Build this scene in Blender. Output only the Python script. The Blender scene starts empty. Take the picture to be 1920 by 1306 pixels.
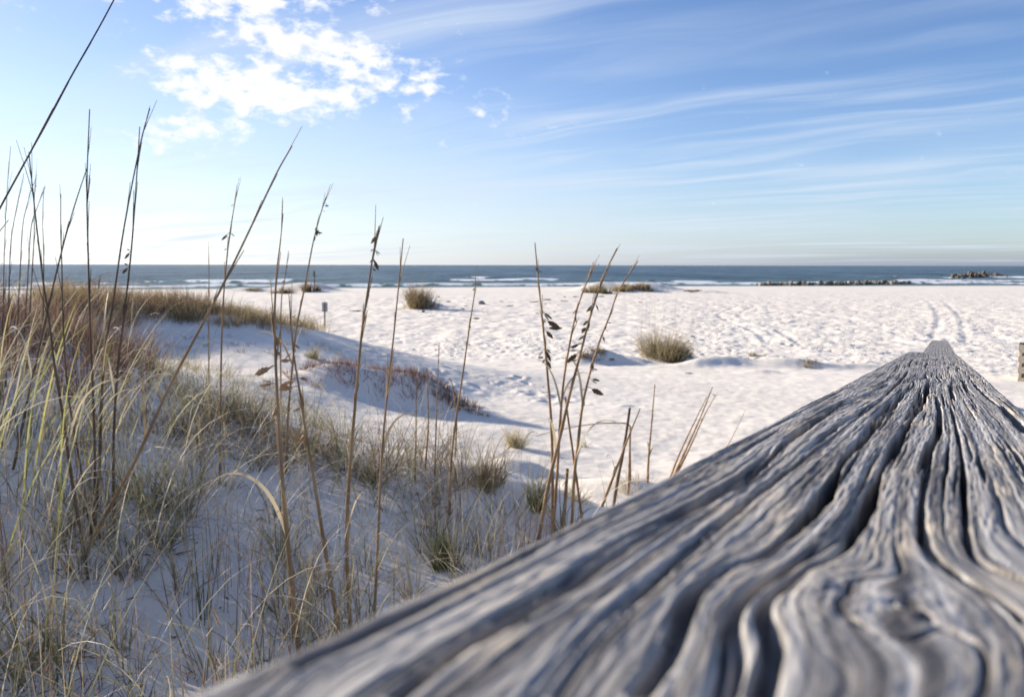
import bpy, math, random
import numpy as np
from mathutils import Vector, Matrix

random.seed(7)
RNG = np.random.default_rng(11)
scene = bpy.context.scene
COL = scene.collection

# ------------------------------------------------------------------ camera
F_PX, CX, CY = 1493.0, 960.0, 653.0          # photograph pixels
CAM_Z = 4.2
PITCH = math.radians(5.97)
ROLL = math.radians(0.10)
cam_data = bpy.data.cameras.new("camera")
cam_data.sensor_width = 36.0
cam_data.lens = 36.0 * F_PX / 1920.0
cam_data.clip_start = 0.004
cam_data.clip_end = 60000
cam_data.dof.use_dof = True
cam_data.dof.focus_distance = 0.9
cam_data.dof.aperture_fstop = 15.5
cam = bpy.data.objects.new("camera", cam_data)
COL.objects.link(cam)
R_CAM = Matrix.Rotation(math.pi / 2 - PITCH, 3, 'X') @ Matrix.Rotation(ROLL, 3, 'Z')
cam.matrix_world = Matrix.Translation((0, 0, CAM_Z)) @ R_CAM.to_4x4()
scene.camera = cam
R_NP = np.array(R_CAM)

# ------------------------------------------------------------------ sky and sun
SUN_AZ = math.radians(-60.0)                  # left of the view direction
SUN_EL = math.radians(17.0)
world = bpy.data.worlds.new("World")
scene.world = world
world.use_nodes = True
wn, wl = world.node_tree.nodes, world.node_tree.links
wn.clear()


def wnode(kind, **kw):
    n = wn.new(kind)
    for k, v in kw.items():
        setattr(n, k, v)
    return n


def wmath(op, a, b=None, c=None, clamp=False):
    n = wn.new('ShaderNodeMath')
    n.operation = op
    n.use_clamp = clamp
    for i, s in enumerate((a, b, c)):
        if s is None:
            continue
        if isinstance(s, (int, float)):
            n.inputs[i].default_value = s
        else:
            wl.new(s, n.inputs[i])
    return n.outputs[0]


def wsmooth(x, lo, hi):
    n = wn.new('ShaderNodeMapRange')
    n.interpolation_type = 'SMOOTHSTEP'
    wl.new(x, n.inputs[0])
    n.inputs[1].default_value = lo
    n.inputs[2].default_value = hi
    return n.outputs[0]


def wnoise(vec, scale, detail=5, rough=0.55, dist=0.0):
    n = wn.new('ShaderNodeTexNoise')
    wl.new(vec, n.inputs['Vector'])
    n.inputs['Scale'].default_value = scale
    n.inputs['Detail'].default_value = detail
    n.inputs['Roughness'].default_value = rough
    n.inputs['Distortion'].default_value = dist
    return n.outputs['Fac']


def wvec(x, y, z=0.0):
    n = wn.new('ShaderNodeCombineXYZ')
    for i, s in enumerate((x, y, z)):
        if isinstance(s, (int, float)):
            n.inputs[i].default_value = s
        else:
            wl.new(s, n.inputs[i])
    return n.outputs[0]


sky = wnode('ShaderNodeTexSky', sky_type='NISHITA')
sky.sun_disc = False
sky.sun_elevation = SUN_EL
sky.sun_rotation = SUN_AZ
sky.altitude = 0
sky.air_density = 0.8
sky.dust_density = 0.0
sky.ozone_density = 2.5
tc = wnode('ShaderNodeTexCoord')
sep = wnode('ShaderNodeSeparateXYZ')
wl.new(tc.outputs['Generated'], sep.inputs[0])
dx, dy, dz = sep.outputs
az = wmath('ARCTAN2', dx, dy)
el = wmath('ARCSINE', dz)
# thin high cirrus, streaks lying in a plane far overhead, running towards the sun's side
zz = wmath('MAXIMUM', wmath('ADD', dz, 0.05), 0.03)
pxn = wmath('DIVIDE', dx, zz)
pyn = wmath('DIVIDE', dy, zz)
SA = math.radians(-56)
along = wmath('ADD', wmath('MULTIPLY', pxn, math.sin(SA)), wmath('MULTIPLY', pyn, math.cos(SA)))
across = wmath('ADD', wmath('MULTIPLY', pxn, math.cos(SA)), wmath('MULTIPLY', pyn, -math.sin(SA)))
warp = wnoise(wvec(wmath('MULTIPLY', along, 0.35), wmath('MULTIPLY', across, 0.5), 1.7), 1.0, 3, 0.5)
across = wmath('ADD', across, wmath('MULTIPLY', wmath('SUBTRACT', warp, 0.5), 1.5))
cv = wvec(wmath('MULTIPLY', along, 0.34), wmath('MULTIPLY', across, 2.1), 3.1)
c1 = wnoise(cv, 1.0, 6, 0.52, 0.35)
c2 = wnoise(wvec(wmath('MULTIPLY', along, 0.25), wmath('MULTIPLY', across, 0.4), 9.0), 1.0, 3, 0.5)
cir = wmath('MULTIPLY', wsmooth(c1, 0.40, 0.74), wsmooth(c2, 0.34, 0.62))
cir = wmath('MULTIPLY', cir, 0.80)
# broken altocumulus drift, in sky direction (azimuth, elevation)
q = wvec(wmath('MULTIPLY', az, 1.0), wmath('MULTIPLY', el, 1.75), 0.4)
puff = wnoise(q, 42.0, 6, 0.58, 0.2)
big = wnoise(q, 13.0, 4, 0.5)


def ell(a0, e0, ra, re, rot):
    """soft ellipse in the sky: centre, half axes and tilt in degrees"""
    a0, e0, ra, re, rot = (math.radians(t) for t in (a0, e0, ra, re, rot))
    da = wmath('SUBTRACT', az, a0)
    de = wmath('SUBTRACT', el, e0)
    xx = wmath('ADD', wmath('MULTIPLY', da, math.cos(rot) / ra), wmath('MULTIPLY', de, math.sin(rot) / ra))
    yy = wmath('ADD', wmath('MULTIPLY', da, -math.sin(rot) / re), wmath('MULTIPLY', de, math.cos(rot) / re))
    r2 = wmath('ADD', wmath('MULTIPLY', xx, xx), wmath('MULTIPLY', yy, yy))
    return wmath('EXPONENT', wmath('MULTIPLY', r2, -1.0))


m1 = ell(-14.0, 14.7, 13.5, 1.9, -15.5)
m2 = ell(-17.0, 11.4, 8.5, 2.4, -4)
m3 = ell(-25.0, 20.2, 14.0, 3.8, -10)
m4 = ell(-22.0, 8.6, 6.0, 1.4, 8)
band = wmath('MAXIMUM', wmath('MAXIMUM', m1, wmath('MULTIPLY', m2, 0.93)), wmath('MAXIMUM', wmath('MULTIPLY', m3, 1.45), wmath('MULTIPLY', m4, 0.85)))
pv = wmath('ADD', puff, wmath('MULTIPLY', wmath('SUBTRACT', big, 0.5), 0.62))
dens = wmath('ADD', pv, wmath('SUBTRACT', wmath('MULTIPLY', band, 0.52), 0.43))
cum = wsmooth(dens, 0.29, 0.60)
core = wsmooth(dens, 0.46, 0.75)
# a low bright veil of thin cloud towards the horizon
v1 = wnoise(wvec(wmath('MULTIPLY', az, 1.3), wmath('MULTIPLY', el, 7.0), 5.0), 2.2, 4, 0.5)
veil = wmath('MULTIPLY', wsmooth(v1, 0.30, 0.72), wmath('EXPONENT', wmath('MULTIPLY', wmath('MULTIPLY', wmath('SUBTRACT', el, 0.085), wmath('SUBTRACT', el, 0.085)), -300.0)))
veil = wmath('MULTIPLY', veil, 0.5)


def wmix(fac, a, b):
    n = wn.new('ShaderNodeMix')
    n.data_type = 'RGBA'
    wl.new(fac, n.inputs[0])
    for s, i in ((a, 6), (b, 7)):
        if isinstance(s, tuple):
            n.inputs[i].default_value = s
        else:
            wl.new(s, n.inputs[i])
    return n.outputs[2]


CLOUD = (5.6, 5.6, 5.6, 1)
CLOUD_CORE = (4.3, 4.5, 4.8, 1)
CIRRUS = (3.7, 4.2, 4.9, 1)
hs = wnode('ShaderNodeHueSaturation')
hs.inputs['Hue'].default_value = 0.510
hs.inputs['Saturation'].default_value = 1.08
hs.inputs['Value'].default_value = 0.92
wl.new(sky.outputs[0], hs.inputs['Color'])
# sea haze low over the horizon, brighter towards the sun as haze scatters forward
dotn = wnode('ShaderNodeVectorMath', operation='DOT_PRODUCT')
wl.new(tc.outputs['Generated'], dotn.inputs[0])
dotn.inputs[1].default_value = (math.sin(SUN_AZ) * math.cos(SUN_EL), math.cos(SUN_AZ) * math.cos(SUN_EL), math.sin(SUN_EL))
fwd = wmath('POWER', wmath('MAXIMUM', dotn.outputs['Value'], 0.0), 1.3)
hazecol = wmix(fwd, (1.40, 1.65, 2.35, 1), (7.0, 6.9, 6.7, 1))
hz = wmath('MULTIPLY', wmath('EXPONENT', wmath('MULTIPLY', wmath('DIVIDE', wmath('MAXIMUM', el, 0.0), wmath('ADD', 0.045, wmath('MULTIPLY', fwd, 0.15))), -1.0)), 0.93)
above = wsmooth(dz, -0.002, 0.01)
skc = wmix(hz, hs.outputs[0], hazecol)
skc = wmix(wmath('MULTIPLY', veil, above), skc, CIRRUS)
skc = wmix(wmath('MULTIPLY', cir, above), skc, CIRRUS)
cumcol = wmix(wmath('MULTIPLY', core, 0.5), CLOUD, CLOUD_CORE)
skc = wmix(cum, skc, cumcol)
bg = wnode('ShaderNodeBackground')
bg.inputs['Strength'].default_value = 0.050
wl.new(skc, bg.inputs['Color'])
wo = wnode('ShaderNodeOutputWorld')
wl.new(bg.outputs[0], wo.inputs[0])
world.cycles.sampling_method = 'MANUAL'
world.cycles.sample_map_resolution = 512

sun_data = bpy.data.lights.new("sun", 'SUN')
sun_data.energy = 2.5
sun_data.angle = math.radians(0.6)
sun_data.color = (1.0, 0.885, 0.72)
sun = bpy.data.objects.new("sun", sun_data)
COL.objects.link(sun)
TO_SUN = Vector((math.sin(SUN_AZ) * math.cos(SUN_EL), math.cos(SUN_AZ) * math.cos(SUN_EL), math.sin(SUN_EL)))
sun.rotation_euler = TO_SUN.to_track_quat('Z', 'Y').to_euler()
sun.location = TO_SUN * 50

vs = scene.view_settings
vs.view_transform = 'Standard'
vs.look = 'None'
vs.exposure = 1.98
vs.gamma = 1.0
vs.use_curve_mapping = False
cy = scene.cycles
cy.use_denoising = True
cy.max_bounces = 8
cy.diffuse_bounces = 4
cy.glossy_bounces = 2
cy.transmission_bounces = 3
cy.transparent_max_bounces = 4
cy.sample_clamp_indirect = 6.0


# ------------------------------------------------------------------ helpers
def ray(px, py):
    """world direction (scaled to forward depth 1 along the view axis) of photograph pixels"""
    px, py = np.asarray(px, float), np.asarray(py, float)
    c = np.stack([(px - CX) / F_PX, -(py - CY) / F_PX, -np.ones_like(px)], -1)
    return c @ R_NP.T


CAMP = np.array([0, 0, CAM_Z])


def _hash(ix, iy, seed):
    h = (ix.astype(np.int64) * 374761393 + iy.astype(np.int64) * 668265263 + seed * 1442695041) & 0xFFFFFFFF
    h = ((h ^ (h >> 13)) * 1274126177) & 0xFFFFFFFF
    return ((h ^ (h >> 16)) & 0xFFFFFF) / float(0x1000000)


def pnoise(x, y, seed=0):
    """gradient noise, about -1..1"""
    ix, iy = np.floor(x), np.floor(y)
    fx, fy = x - ix, y - iy
    ux, uy = fx * fx * fx * (fx * (fx * 6 - 15) + 10), fy * fy * fy * (fy * (fy * 6 - 15) + 10)

    def g(ox, oy):
        a = _hash(ix + ox, iy + oy, seed) * 2 * np.pi
        return np.cos(a) * (fx - ox) + np.sin(a) * (fy - oy)
    a, b, c, d = g(0, 0), g(1, 0), g(0, 1), g(1, 1)
    return 1.5 * ((a * (1 - ux) + b * ux) * (1 - uy) + (c * (1 - ux) + d * ux) * uy)


def fbm(x, y, oct=4, seed=0, gain=0.5):
    s, a = 0, 1.0
    for i in range(oct):
        s = s + a * pnoise(x * 2 ** i, y * 2 ** i, seed + 17 * i)
        a *= gain
    return s


def sstep(x, lo, hi):
    t = np.clip((x - lo) / (hi - lo), 0, 1)
    return t * t * (3 - 2 * t)


def tps_fit(P, val, reg=1e-3):
    P = np.asarray(P, float)
    n = len(P)
    d2 = ((P[:, None] - P[None]) ** 2).sum(-1)
    K = 0.5 * d2 * np.log(d2 + 1e-12) + reg * np.eye(n)
    A = np.zeros((n + 3, n + 3))
    A[:n, :n] = K
    A[:n, n] = 1
    A[:n, n + 1:] = P
    A[n, :n] = 1
    A[n + 1:, :n] = P.T
    return P, np.linalg.solve(A, np.concatenate([np.asarray(val, float), np.zeros(3)]))


def tps_eval(fit, x, y):
    P, w = fit
    shp = x.shape
    x, y = x.ravel(), y.ravel()
    out = w[-3] + w[-2] * x + w[-1] * y
    for (a, b), k in zip(P, w[:-3]):
        d2 = (x - a) ** 2 + (y - b) ** 2
        out = out + k * 0.5 * d2 * np.log(d2 + 1e-12)
    return out.reshape(shp)


def grid_mesh(name, X, Y, Z, wrap=False, smooth=True):
    n, m = X.shape
    me = bpy.data.meshes.new(name)
    co = np.stack([X, Y, Z], -1).reshape(-1, 3).astype(np.float32)
    idx = np.arange(n * m).reshape(n, m)
    if wrap:
        idx = np.concatenate([idx, idx[:, :1]], 1)
    q4 = np.stack([idx[:-1, :-1], idx[:-1, 1:], idx[1:, 1:], idx[1:, :-1]], -1).reshape(-1, 4)
    return fill_mesh(me, co, q4, smooth)


def fill_mesh(me, co, faces, smooth=True):
    """faces: array (n,k) of vertex indices, all with k corners"""
    co = np.asarray(co, np.float32)
    faces = np.asarray(faces, np.int32)
    nf, k = faces.shape
    me.vertices.add(len(co))
    me.vertices.foreach_set('co', co.ravel())
    me.loops.add(nf * k)
    me.loops.foreach_set('vertex_index', faces.ravel())
    me.polygons.add(nf)
    me.polygons.foreach_set('loop_start', np.arange(0, nf * k, k, dtype=np.int32))
    me.polygons.foreach_set('loop_total', np.full(nf, k, np.int32))
    me.polygons.foreach_set('use_smooth', np.full(nf, smooth))
    me.update(calc_edges=True)
    me.validate()
    return me


def attr_col(me, name, rgb):
    a = me.attributes.new(name, 'FLOAT_COLOR', 'POINT')
    c = np.ones((len(rgb), 4), np.float32)
    c[:, :3] = rgb
    a.data.foreach_set('color', c.ravel())


def attr_f(me, name, val):
    a = me.attributes.new(name, 'FLOAT', 'POINT')
    a.data.foreach_set('value', np.asarray(val, np.float32).ravel())


def obj(name, me, mat=None, parent=None, **props):
    o = bpy.data.objects.new(name, me)
    COL.objects.link(o)
    if mat is not None and me is not None and not me.materials:
        me.materials.append(mat)
    if parent is not None:
        o.parent = parent
    for k, v in props.items():
        if v is not None:
            o[k] = v
    return o


def empty(name, loc, **props):
    o = obj(name, None, **props)
    o.location = loc
    o.empty_display_size = 0.05
    return o


class NT:
    """small helper for material nodes"""

    def __init__(self, name):
        self.m = bpy.data.materials.new(name)
        self.m.use_nodes = True
        self.n, self.l = self.m.node_tree.nodes, self.m.node_tree.links
        self.n.clear()
        self.out = self.n.new('ShaderNodeOutputMaterial')

    def node(self, kind, ins=None, **kw):
        n = self.n.new(kind)
        for k, v in kw.items():
            setattr(n, k, v)
        for k, v in (ins or {}).items():
            if hasattr(v, 'is_output') or isinstance(v, bpy.types.NodeSocket):
                self.l.new(v, n.inputs[k])
            else:
                n.inputs[k].default_value = v
        return n

    def math(self, op, a, b=0.0, clamp=False):
        n = self.node('ShaderNodeMath', {0: a, 1: b}, operation=op, use_clamp=clamp)
        return n.outputs[0]

    def mix(self, f, a, b):
        n = self.node('ShaderNodeMix', {0: f, 6: a, 7: b}, data_type='RGBA')
        return n.outputs[2]

    def ramp(self, f, lo, hi):
        n = self.node('ShaderNodeMapRange', {0: f, 1: lo, 2: hi}, interpolation_type='SMOOTHSTEP')
        return n.outputs[0]

    def noise(self, vec, scale, detail=4, rough=0.5, dist=0.0):
        n = self.node('ShaderNodeTexNoise', {'Vector': vec, 'Scale': scale, 'Detail': detail, 'Roughness': rough, 'Distortion': dist})
        return n.outputs['Fac']

    def surf(self, s):
        self.l.new(s, self.out.inputs['Surface'])
        return self.m


def simple_mat(name, col, rough=0.8, var=0.25, scale=30.0, bump=0.0, spec=0.3):
    t = NT(name)
    tcn = t.node('ShaderNodeTexCoord')
    nf = t.noise(tcn.outputs['Object'], scale, 5, 0.6)
    dark = tuple(c * (1 - var) for c in col) + (1,)
    lite = tuple(min(1, c * (1 + var)) for c in col) + (1,)
    c = t.mix(t.ramp(nf, 0.3, 0.7), dark, lite)
    p = t.node('ShaderNodeBsdfPrincipled', {'Base Color': c, 'Roughness': rough, 'Specular IOR Level': spec})
    if bump:
        b = t.node('ShaderNodeBump', {'Height': nf, 'Strength': 0.6, 'Distance': bump})
        t.l.new(b.outputs[0], p.inputs['Normal'])
    return t.surf(p.outputs[0])


# ------------------------------------------------------------------ terrain
S = 0.8
near_pts = [  # (right, forward, drop below the camera) before scaling
    (0, 0, 1.85), (-1, 1, 1.75), (-2, 1.5, 1.55), (1, 0, 1.95), (1.5, 2.5, 2.0), (0, -4, 1.8), (4, -3, 1.9), (-4, -3, 1.0), (-3.5, 0.5, 1.1),
    (-1.3, 3.6, 1.74), (-.3, 3.8, 1.84), (.6, 4.0, 1.88), (-2.3, 3.4, 1.62), (-2.6, 4.4, 1.50), (-1.6, 4.6, 1.66), (-.6, 4.9, 1.76), (.2, 4.6, 1.84),
    (.7, 5.2, 1.86), (.13, 5.25, 1.60), (-.6, 5.7, 1.44), (-1.5, 6.3, 1.45), (-2.1, 6.8, 1.38), (-3.95, 8.2, 1.08), (-5.5, 9.4, .80), (-7, 10.5, .6),
    (-1.6, 5.5, 1.56), (-2.8, 5.6, 1.34), (-3.4, 5.4, 1.24), (-4.4, 6.6, .95), (-5.5, 7, .75), (-7, 8, .35), (-8, 6, .3), (-5, 4, .78), (-4, 2.5, 1.1), (-9, 10, .4), (-10, 13, .7),
    (-.3, 7.5, 2.05), (.8, 7, 2.15), (.8, 9, 2.45), (-1.5, 8.5, 1.97), (-3, 9.5, 1.75), (-4.5, 10.5, 1.5), (-6, 13, 1.65), (-4, 13, 1.95), (-2.5, 13, 2.38), (-1, 12, 2.48), (0, 12, 2.58),
    (1.5, 12, 2.72), (2.7, 11.8, 2.8), (4, 10, 2.6), (5, 15, 3.0), (2, 16, 2.95), (-.5, 17, 2.85), (3, 6, 2.1), (4, 3, 1.95), (8, 8, 2.6), (10, 15, 3.1),
    (-8.8, 20, 1.05), (-6.2, 20, 1.45), (-4.5, 20, 1.8), (-11, 20, .84), (-14, 20, .6), (-6, 16.8, 1.90), (-8, 17, 1.86), (-4, 17, 2.1), (-2, 19, 2.45),
    (-8, 25, 2.4), (-12, 26, 2.3), (-4, 24, 2.7), (0, 22, 2.95),
]
far_pts = [(-20, 40, 3.3), (0, 30, 3.3), (20, 30, 3.4), (10, 22, 3.05), (0, 45, 3.4), (-8, 32, 3.2), (30, 50, 3.4), (-40, 60, 3.4), (-25, 15, 0.6), (-25, 0, 0.4), (-22, 26, 1.9), (25, 10, 3.1), (20, -5, 2.4), (0, -20, 1.5), (-20, -20, 0.6)]
P = [(a * S, b * S) for a, b, c in near_pts] + [(a, b) for a, b, c in far_pts]
V = [c * S for a, b, c in near_pts] + [c for a, b, c in far_pts]
TERR = tps_fit(P, V, 0.02)


def shore_y(x):
    return 146 + 0.22 * x + 3.0 * np.sin(x * 0.035 + 1.0)


MOUNDS = [  # x, y, height, half width across, half width in depth, turn
    (-1.95, 11.7, .34, .80, .40, .1), (-1.2, 11.55, .32, .50, .30, -.1), (-2.75, 11.8, .22, .55, .35, 0), (-1.6, 12.1, .20, .5, .3, 0),      # red shrub hump
    (5.2, 27.3, .38, .95, .7, 0), (2.9, 25.6, .40, .7, .45, .2), (2.2, 25.2, .22, .8, .5, 0), (3.9, 25.2, .25, .7, .3, -.3),
    (6.5, 25.0, .30, 1.3, .45, .25), (8.6, 24.6, .30, 1.2, .40, -.25), (10.6, 24.7, .16, 1.0, .4, 0), (7.2, 22.6, .10, .5, .25, 0),
    (-7.3, 64, .75, 1.7, 1.2, 0), (11.3, 105, 1.1, 3.0, 2.2, 0), (17.5, 104, 1.2, 4.6, 2.4, 0), (-29, 105, .8, 3.2, 2, 0), (-25.5, 104, .9, 3.0, 2, 0), (-34.5, 103, .5, 3, 1.5, 0),
    (24.5, 100, .35, 2.5, 1.5, 0),
    (0.05, 7.0, .16, .38, .30, 0), (-.25, 6.3, .10, .35, .3, 0), (.95, 6.6, .14, .45, .3, 0),
]


def ground(x, y):
    x, y = np.asarray(x, float), np.asarray(y, float)
    r = np.hypot(x, y)
    near = CAM_Z - tps_eval(TERR, x, y)
    # open beach, a gentle berm and the slope into the sea
    s = shore_y(x) - y
    beach = np.where(s > 0, 0.80 * (1 - np.exp(-np.maximum(s, 0) / 14.0)) * 1.0, s * 0.03)
    beach = beach + 0.05 * pnoise(x * .06, y * .04, 5) * sstep(s, 5, 30)
    w = sstep(r, 30, 46)
    z = near * (1 - w) + beach * w
    for mx, my, mh, ra, rb, rot in MOUNDS:
        c, sn = math.cos(rot), math.sin(rot)
        u = ((x - mx) * c + (y - my) * sn) / ra
        v = ((y - my) * c - (x - mx) * sn) / rb
        z = z + mh * np.exp(-(u * u + v * v))
    # unseen dune left of the view, added to shade the hollow from the sun
    z = z + 0.5 * np.exp(-((x + 9.8 - .1 * (y - 7)) / 2.3) ** 4 - ((y - 6.9) / 3.7) ** 4)
    # wind-blown undulation
    amp = 0.016 + 0.05 * sstep(r, 20, 40) * (1 - sstep(r, 60, 120))
    z = z + amp * fbm(x * .9 + 3, y * .9, 3, 21) * sstep(r, 1.0, 3) * (1 - 0.8 * sstep(r, 90, 140))
    return z


def hit(px, py, far=260.0):
    """where the sight line of photograph pixels meets the sand: returns points and depth"""
    px = np.atleast_1d(np.asarray(px, float))
    py = np.atleast_1d(np.asarray(py, float))
    d = ray(px, py)
    ts = np.geomspace(1.2, far, 420)
    pts = CAMP + d[:, None, :] * ts[None, :, None]
    below = pts[..., 2] < ground(pts[..., 0], pts[..., 1])
    k = np.argmax(below, 1)
    k = np.where(below.any(1), np.maximum(k, 1), len(ts) - 1)
    lo, hi = ts[k - 1], ts[k]
    for _ in range(8):
        mid = (lo + hi) / 2
        p = CAMP + d * mid[:, None]
        b = p[:, 2] < ground(p[:, 0], p[:, 1])
        hi = np.where(b, mid, hi)
        lo = np.where(b, lo, mid)
    p = CAMP + d * hi[:, None]
    p[:, 2] = ground(p[:, 0], p[:, 1])
    return p, hi


def trample(x, y):
    """how trodden the sand is, 0..1"""
    r = np.hypot(x, y)
    n = pnoise(x * .10, y * .07, 61) * .5 + .5
    right = sstep(r, 25.5, 29) * sstep(x - 0.02 * y, 3, 12)
    leftb = sstep(r, 26, 28.5) * (1 - sstep(r, 34, 44)) * sstep(x, -9, -6)
    allb = sstep(r, 40, 55) * 0.45
    patch = np.exp(-((x + .6) / 2.2) ** 2 - ((y - 14.5) / 1.3) ** 2) * 0.55
    t = np.maximum(np.maximum(right * (.65 + .5 * n), leftb * .9), np.maximum(allb * sstep(n, .3, .7), patch))
    t = t * (1 - sstep(y, 95, 125))
    return np.clip(t * (.45 + .8 * sstep(pnoise(x * .33, y * .22, 63), -.35, .35)), 0, 1)


def footprints(x, y):
    """pits of a foot's size on jittered cells, each turned its own way"""
    out = np.zeros_like(x)
    T = trample(x, y)
    for cell, seed, amp in ((0.40, 3, .75), (0.66, 8, 0.95)):
        gx, gy = np.floor(x / cell), np.floor(y / cell)
        for ox in (-1, 0, 1):
            for oy in (-1, 0, 1):
                cx, cy_ = gx + ox, gy + oy
                jx = (cx + _hash(cx, cy_, seed)) * cell
                jy = (cy_ + _hash(cx, cy_, seed + 1)) * cell
                on = (_hash(cx, cy_, seed + 2) < T * 0.95)
                a = _hash(cx, cy_, seed + 4) * np.pi
                s = 0.8 + 0.6 * _hash(cx, cy_, seed + 5)
                u = ((x - jx) * np.cos(a) + (y - jy) * np.sin(a)) / (0.145 * s)
                v = ((y - jy) * np.cos(a) - (x - jx) * np.sin(a)) / (0.085 * s)
                d2 = u * u + v * v
                out += np.where(on, amp * (-0.036 * np.exp(-d2 * 1.3) + 0.015 * np.exp(-(np.sqrt(d2) - 1.55) ** 2 * 5)), 0)
    return out


def poly_dist(x, y, pts):
    best = np.full(x.shape, 1e9)
    side = np.zeros(x.shape)
    for (ax, ay), (bx, by) in zip(pts[:-1], pts[1:]):
        ex, ey = bx - ax, by - ay
        L2 = ex * ex + ey * ey
        t = np.clip(((x - ax) * ex + (y - ay) * ey) / L2, 0, 1)
        qx, qy = x - ax - t * ex, y - ay - t * ey
        d = np.hypot(qx, qy)
        sg = np.sign(ex * qy - ey * qx)
        m = d < best
        best = np.where(m, d, best)
        side = np.where(m, sg, side)
    return best * side


def catmull(pts, n):
    pts = np.asarray(pts, float)
    pts = np.vstack([2 * pts[0] - pts[1], pts, 2 * pts[-1] - pts[-2]])
    seg = len(pts) - 3
    t = np.linspace(0, seg - 1e-6, n)
    i = t.astype(int)
    f = (t - i)[:, None]
    p0, p1, p2, p3 = pts[i], pts[i + 1], pts[i + 2], pts[i + 3]
    return 0.5 * (2 * p1 + (p2 - p0) * f + (2 * p0 - 5 * p1 + 4 * p2 - p3) * f * f + (3 * p1 - p0 - 3 * p2 + p3) * f ** 3)


az_f = np.radians(np.linspace(-37, 37, 600))
az_o = np.radians(np.concatenate([np.linspace(37.6, 90, 50), np.linspace(93, 267, 50), np.linspace(270, 322.4, 50)]))
AZ = np.concatenate([az_f, az_o])
RR = np.concatenate([np.geomspace(0.05, 1.4, 18), np.geomspace(1.42, 230, 860), np.geomspace(250, 900, 6)])
AA, RG = np.meshgrid(AZ, RR)
GX, GY = RG * np.sin(AA), RG * np.cos(AA)
GZ = ground(GX, GY)
m = (RG > 6) & (RG < 135) & (np.abs(AA) < 0.66)
GZ[m] += footprints(GX[m], GY[m])
# two vehicle tracks winding up the beach
TRACKS = [
    [(1470, 645), (1440, 622), (1390, 603), (1368, 590), (1385, 580), (1400, 573), (1378, 566)],
    [(1780, 640), (1782, 600), (1770, 580), (1745, 560), (1700, 552)],
    [(1310, 640), (1180, 600), (1000, 592), (860, 597)],
]
for tr in TRACKS:
    pts2 = catmull(hit([a for a, b in tr], [b for a, b in tr])[0][:, :2], 40)
    lo, hi_ = pts2.min(0) - 3, pts2.max(0) + 3
    mm = (GX > lo[0]) & (GX < hi_[0]) & (GY > lo[1]) & (GY < hi_[1])
    d = poly_dist(GX[mm], GY[mm], pts2)
    g = 0
    for off in (-.65, .65):
        g = g - 0.028 * np.exp(-((d - off) / .17) ** 2) + 0.016 * np.exp(-((d - off - .33) / .14) ** 2)
    GZ[mm] += g
# fine wind ripples on the smooth near sand
rip = np.sin((GX * .35 + GY) * 2 * np.pi / .16 + 2.5 * pnoise(GX * 1.1, GY * 1.1, 77)) * sstep(pnoise(GX * .45, GY * .45, 78), -.15, .5)
GZ += 0.0035 * rip * ((RG > 6) & (RG < 26))
GZ += 0.008 * fbm(GX * 4.2, GY * 4.2, 3, 31) * sstep(RG, 1.4, 3) * (1 - sstep(RG, 20, 40))
ME_SAND = grid_mesh("sand", GX, GY, GZ, wrap=True)
attr_f(ME_SAND, 'trod', trample(GX, GY) * (RG > 8))

t = NT("sand")
tcn = t.node('ShaderNodeTexCoord')
o3 = tcn.outputs['Object']
n1 = t.noise(o3, 0.35, 4, 0.55)
n2 = t.noise(o3, 9.0, 5, 0.6)
n3 = t.noise(o3, 160.0, 3, 0.7)
base = t.mix(t.ramp(n1, .3, .7), (0.76, 0.70, 0.63, 1), (0.825, 0.765, 0.695, 1))
base = t.mix(t.math('MULTIPLY', t.ramp(n2, .45, .8), 0.22), base, (0.60, 0.545, 0.50, 1))
base = t.mix(t.math('MULTIPLY', t.ramp(n3, .62, .75), 0.20), base, (0.40, 0.36, 0.33, 1))
# strand where the sea wets the sand
geo = t.node('ShaderNodeNewGeometry')
sx = t.node('ShaderNodeSeparateXYZ', {0: geo.outputs['Position']})
wet = t.math('SUBTRACT', 1.0, t.ramp(sx.outputs[2], 0.12, 0.30))
base = t.mix(t.math('MULTIPLY', wet, 0.6), base, (0.42, 0.38, 0.345, 1))
pr = t.node('ShaderNodeBsdfPrincipled', {'Base Color': base, 'Roughness': 0.95, 'Specular IOR Level': 0.15})
trod = t.node('ShaderNodeAttribute', attribute_name='trod').outputs['Fac']
warp_ = t.node('ShaderNodeVectorMath', {0: o3, 1: t.node('ShaderNodeTexNoise', {'Vector': o3, 'Scale': 1.3, 'Detail': 3.0}).outputs['Color']}, operation='ADD')
vor = t.node('ShaderNodeTexVoronoi', {'Vector': warp_.outputs[0], 'Scale': 3.9, 'Smoothness': 0.5, 'Randomness': 1.0}, feature='SMOOTH_F1').outputs['Distance']
pits = t.math('MULTIPLY', t.math('MULTIPLY', t.ramp(vor, 0.08, 0.42), trod), 0.028)
rough_ = t.math('MULTIPLY', t.math('MULTIPLY', t.noise(o3, 5.5, 4, 0.65), trod), 0.022)
hgt = t.math('ADD', t.math('ADD', t.math('MULTIPLY', n2, 0.005), t.math('MULTIPLY', n3, 0.0012)), t.math('ADD', pits, rough_))
bm = t.node('ShaderNodeBump', {'Height': hgt, 'Strength': 0.9, 'Distance': 1.0})
t.l.new(bm.outputs[0], pr.inputs['Normal'])
M_SAND = t.surf(pr.outputs[0])
obj("beach_sand", ME_SAND, M_SAND, kind='structure', label='white sand of the dunes and the open beach')

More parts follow.
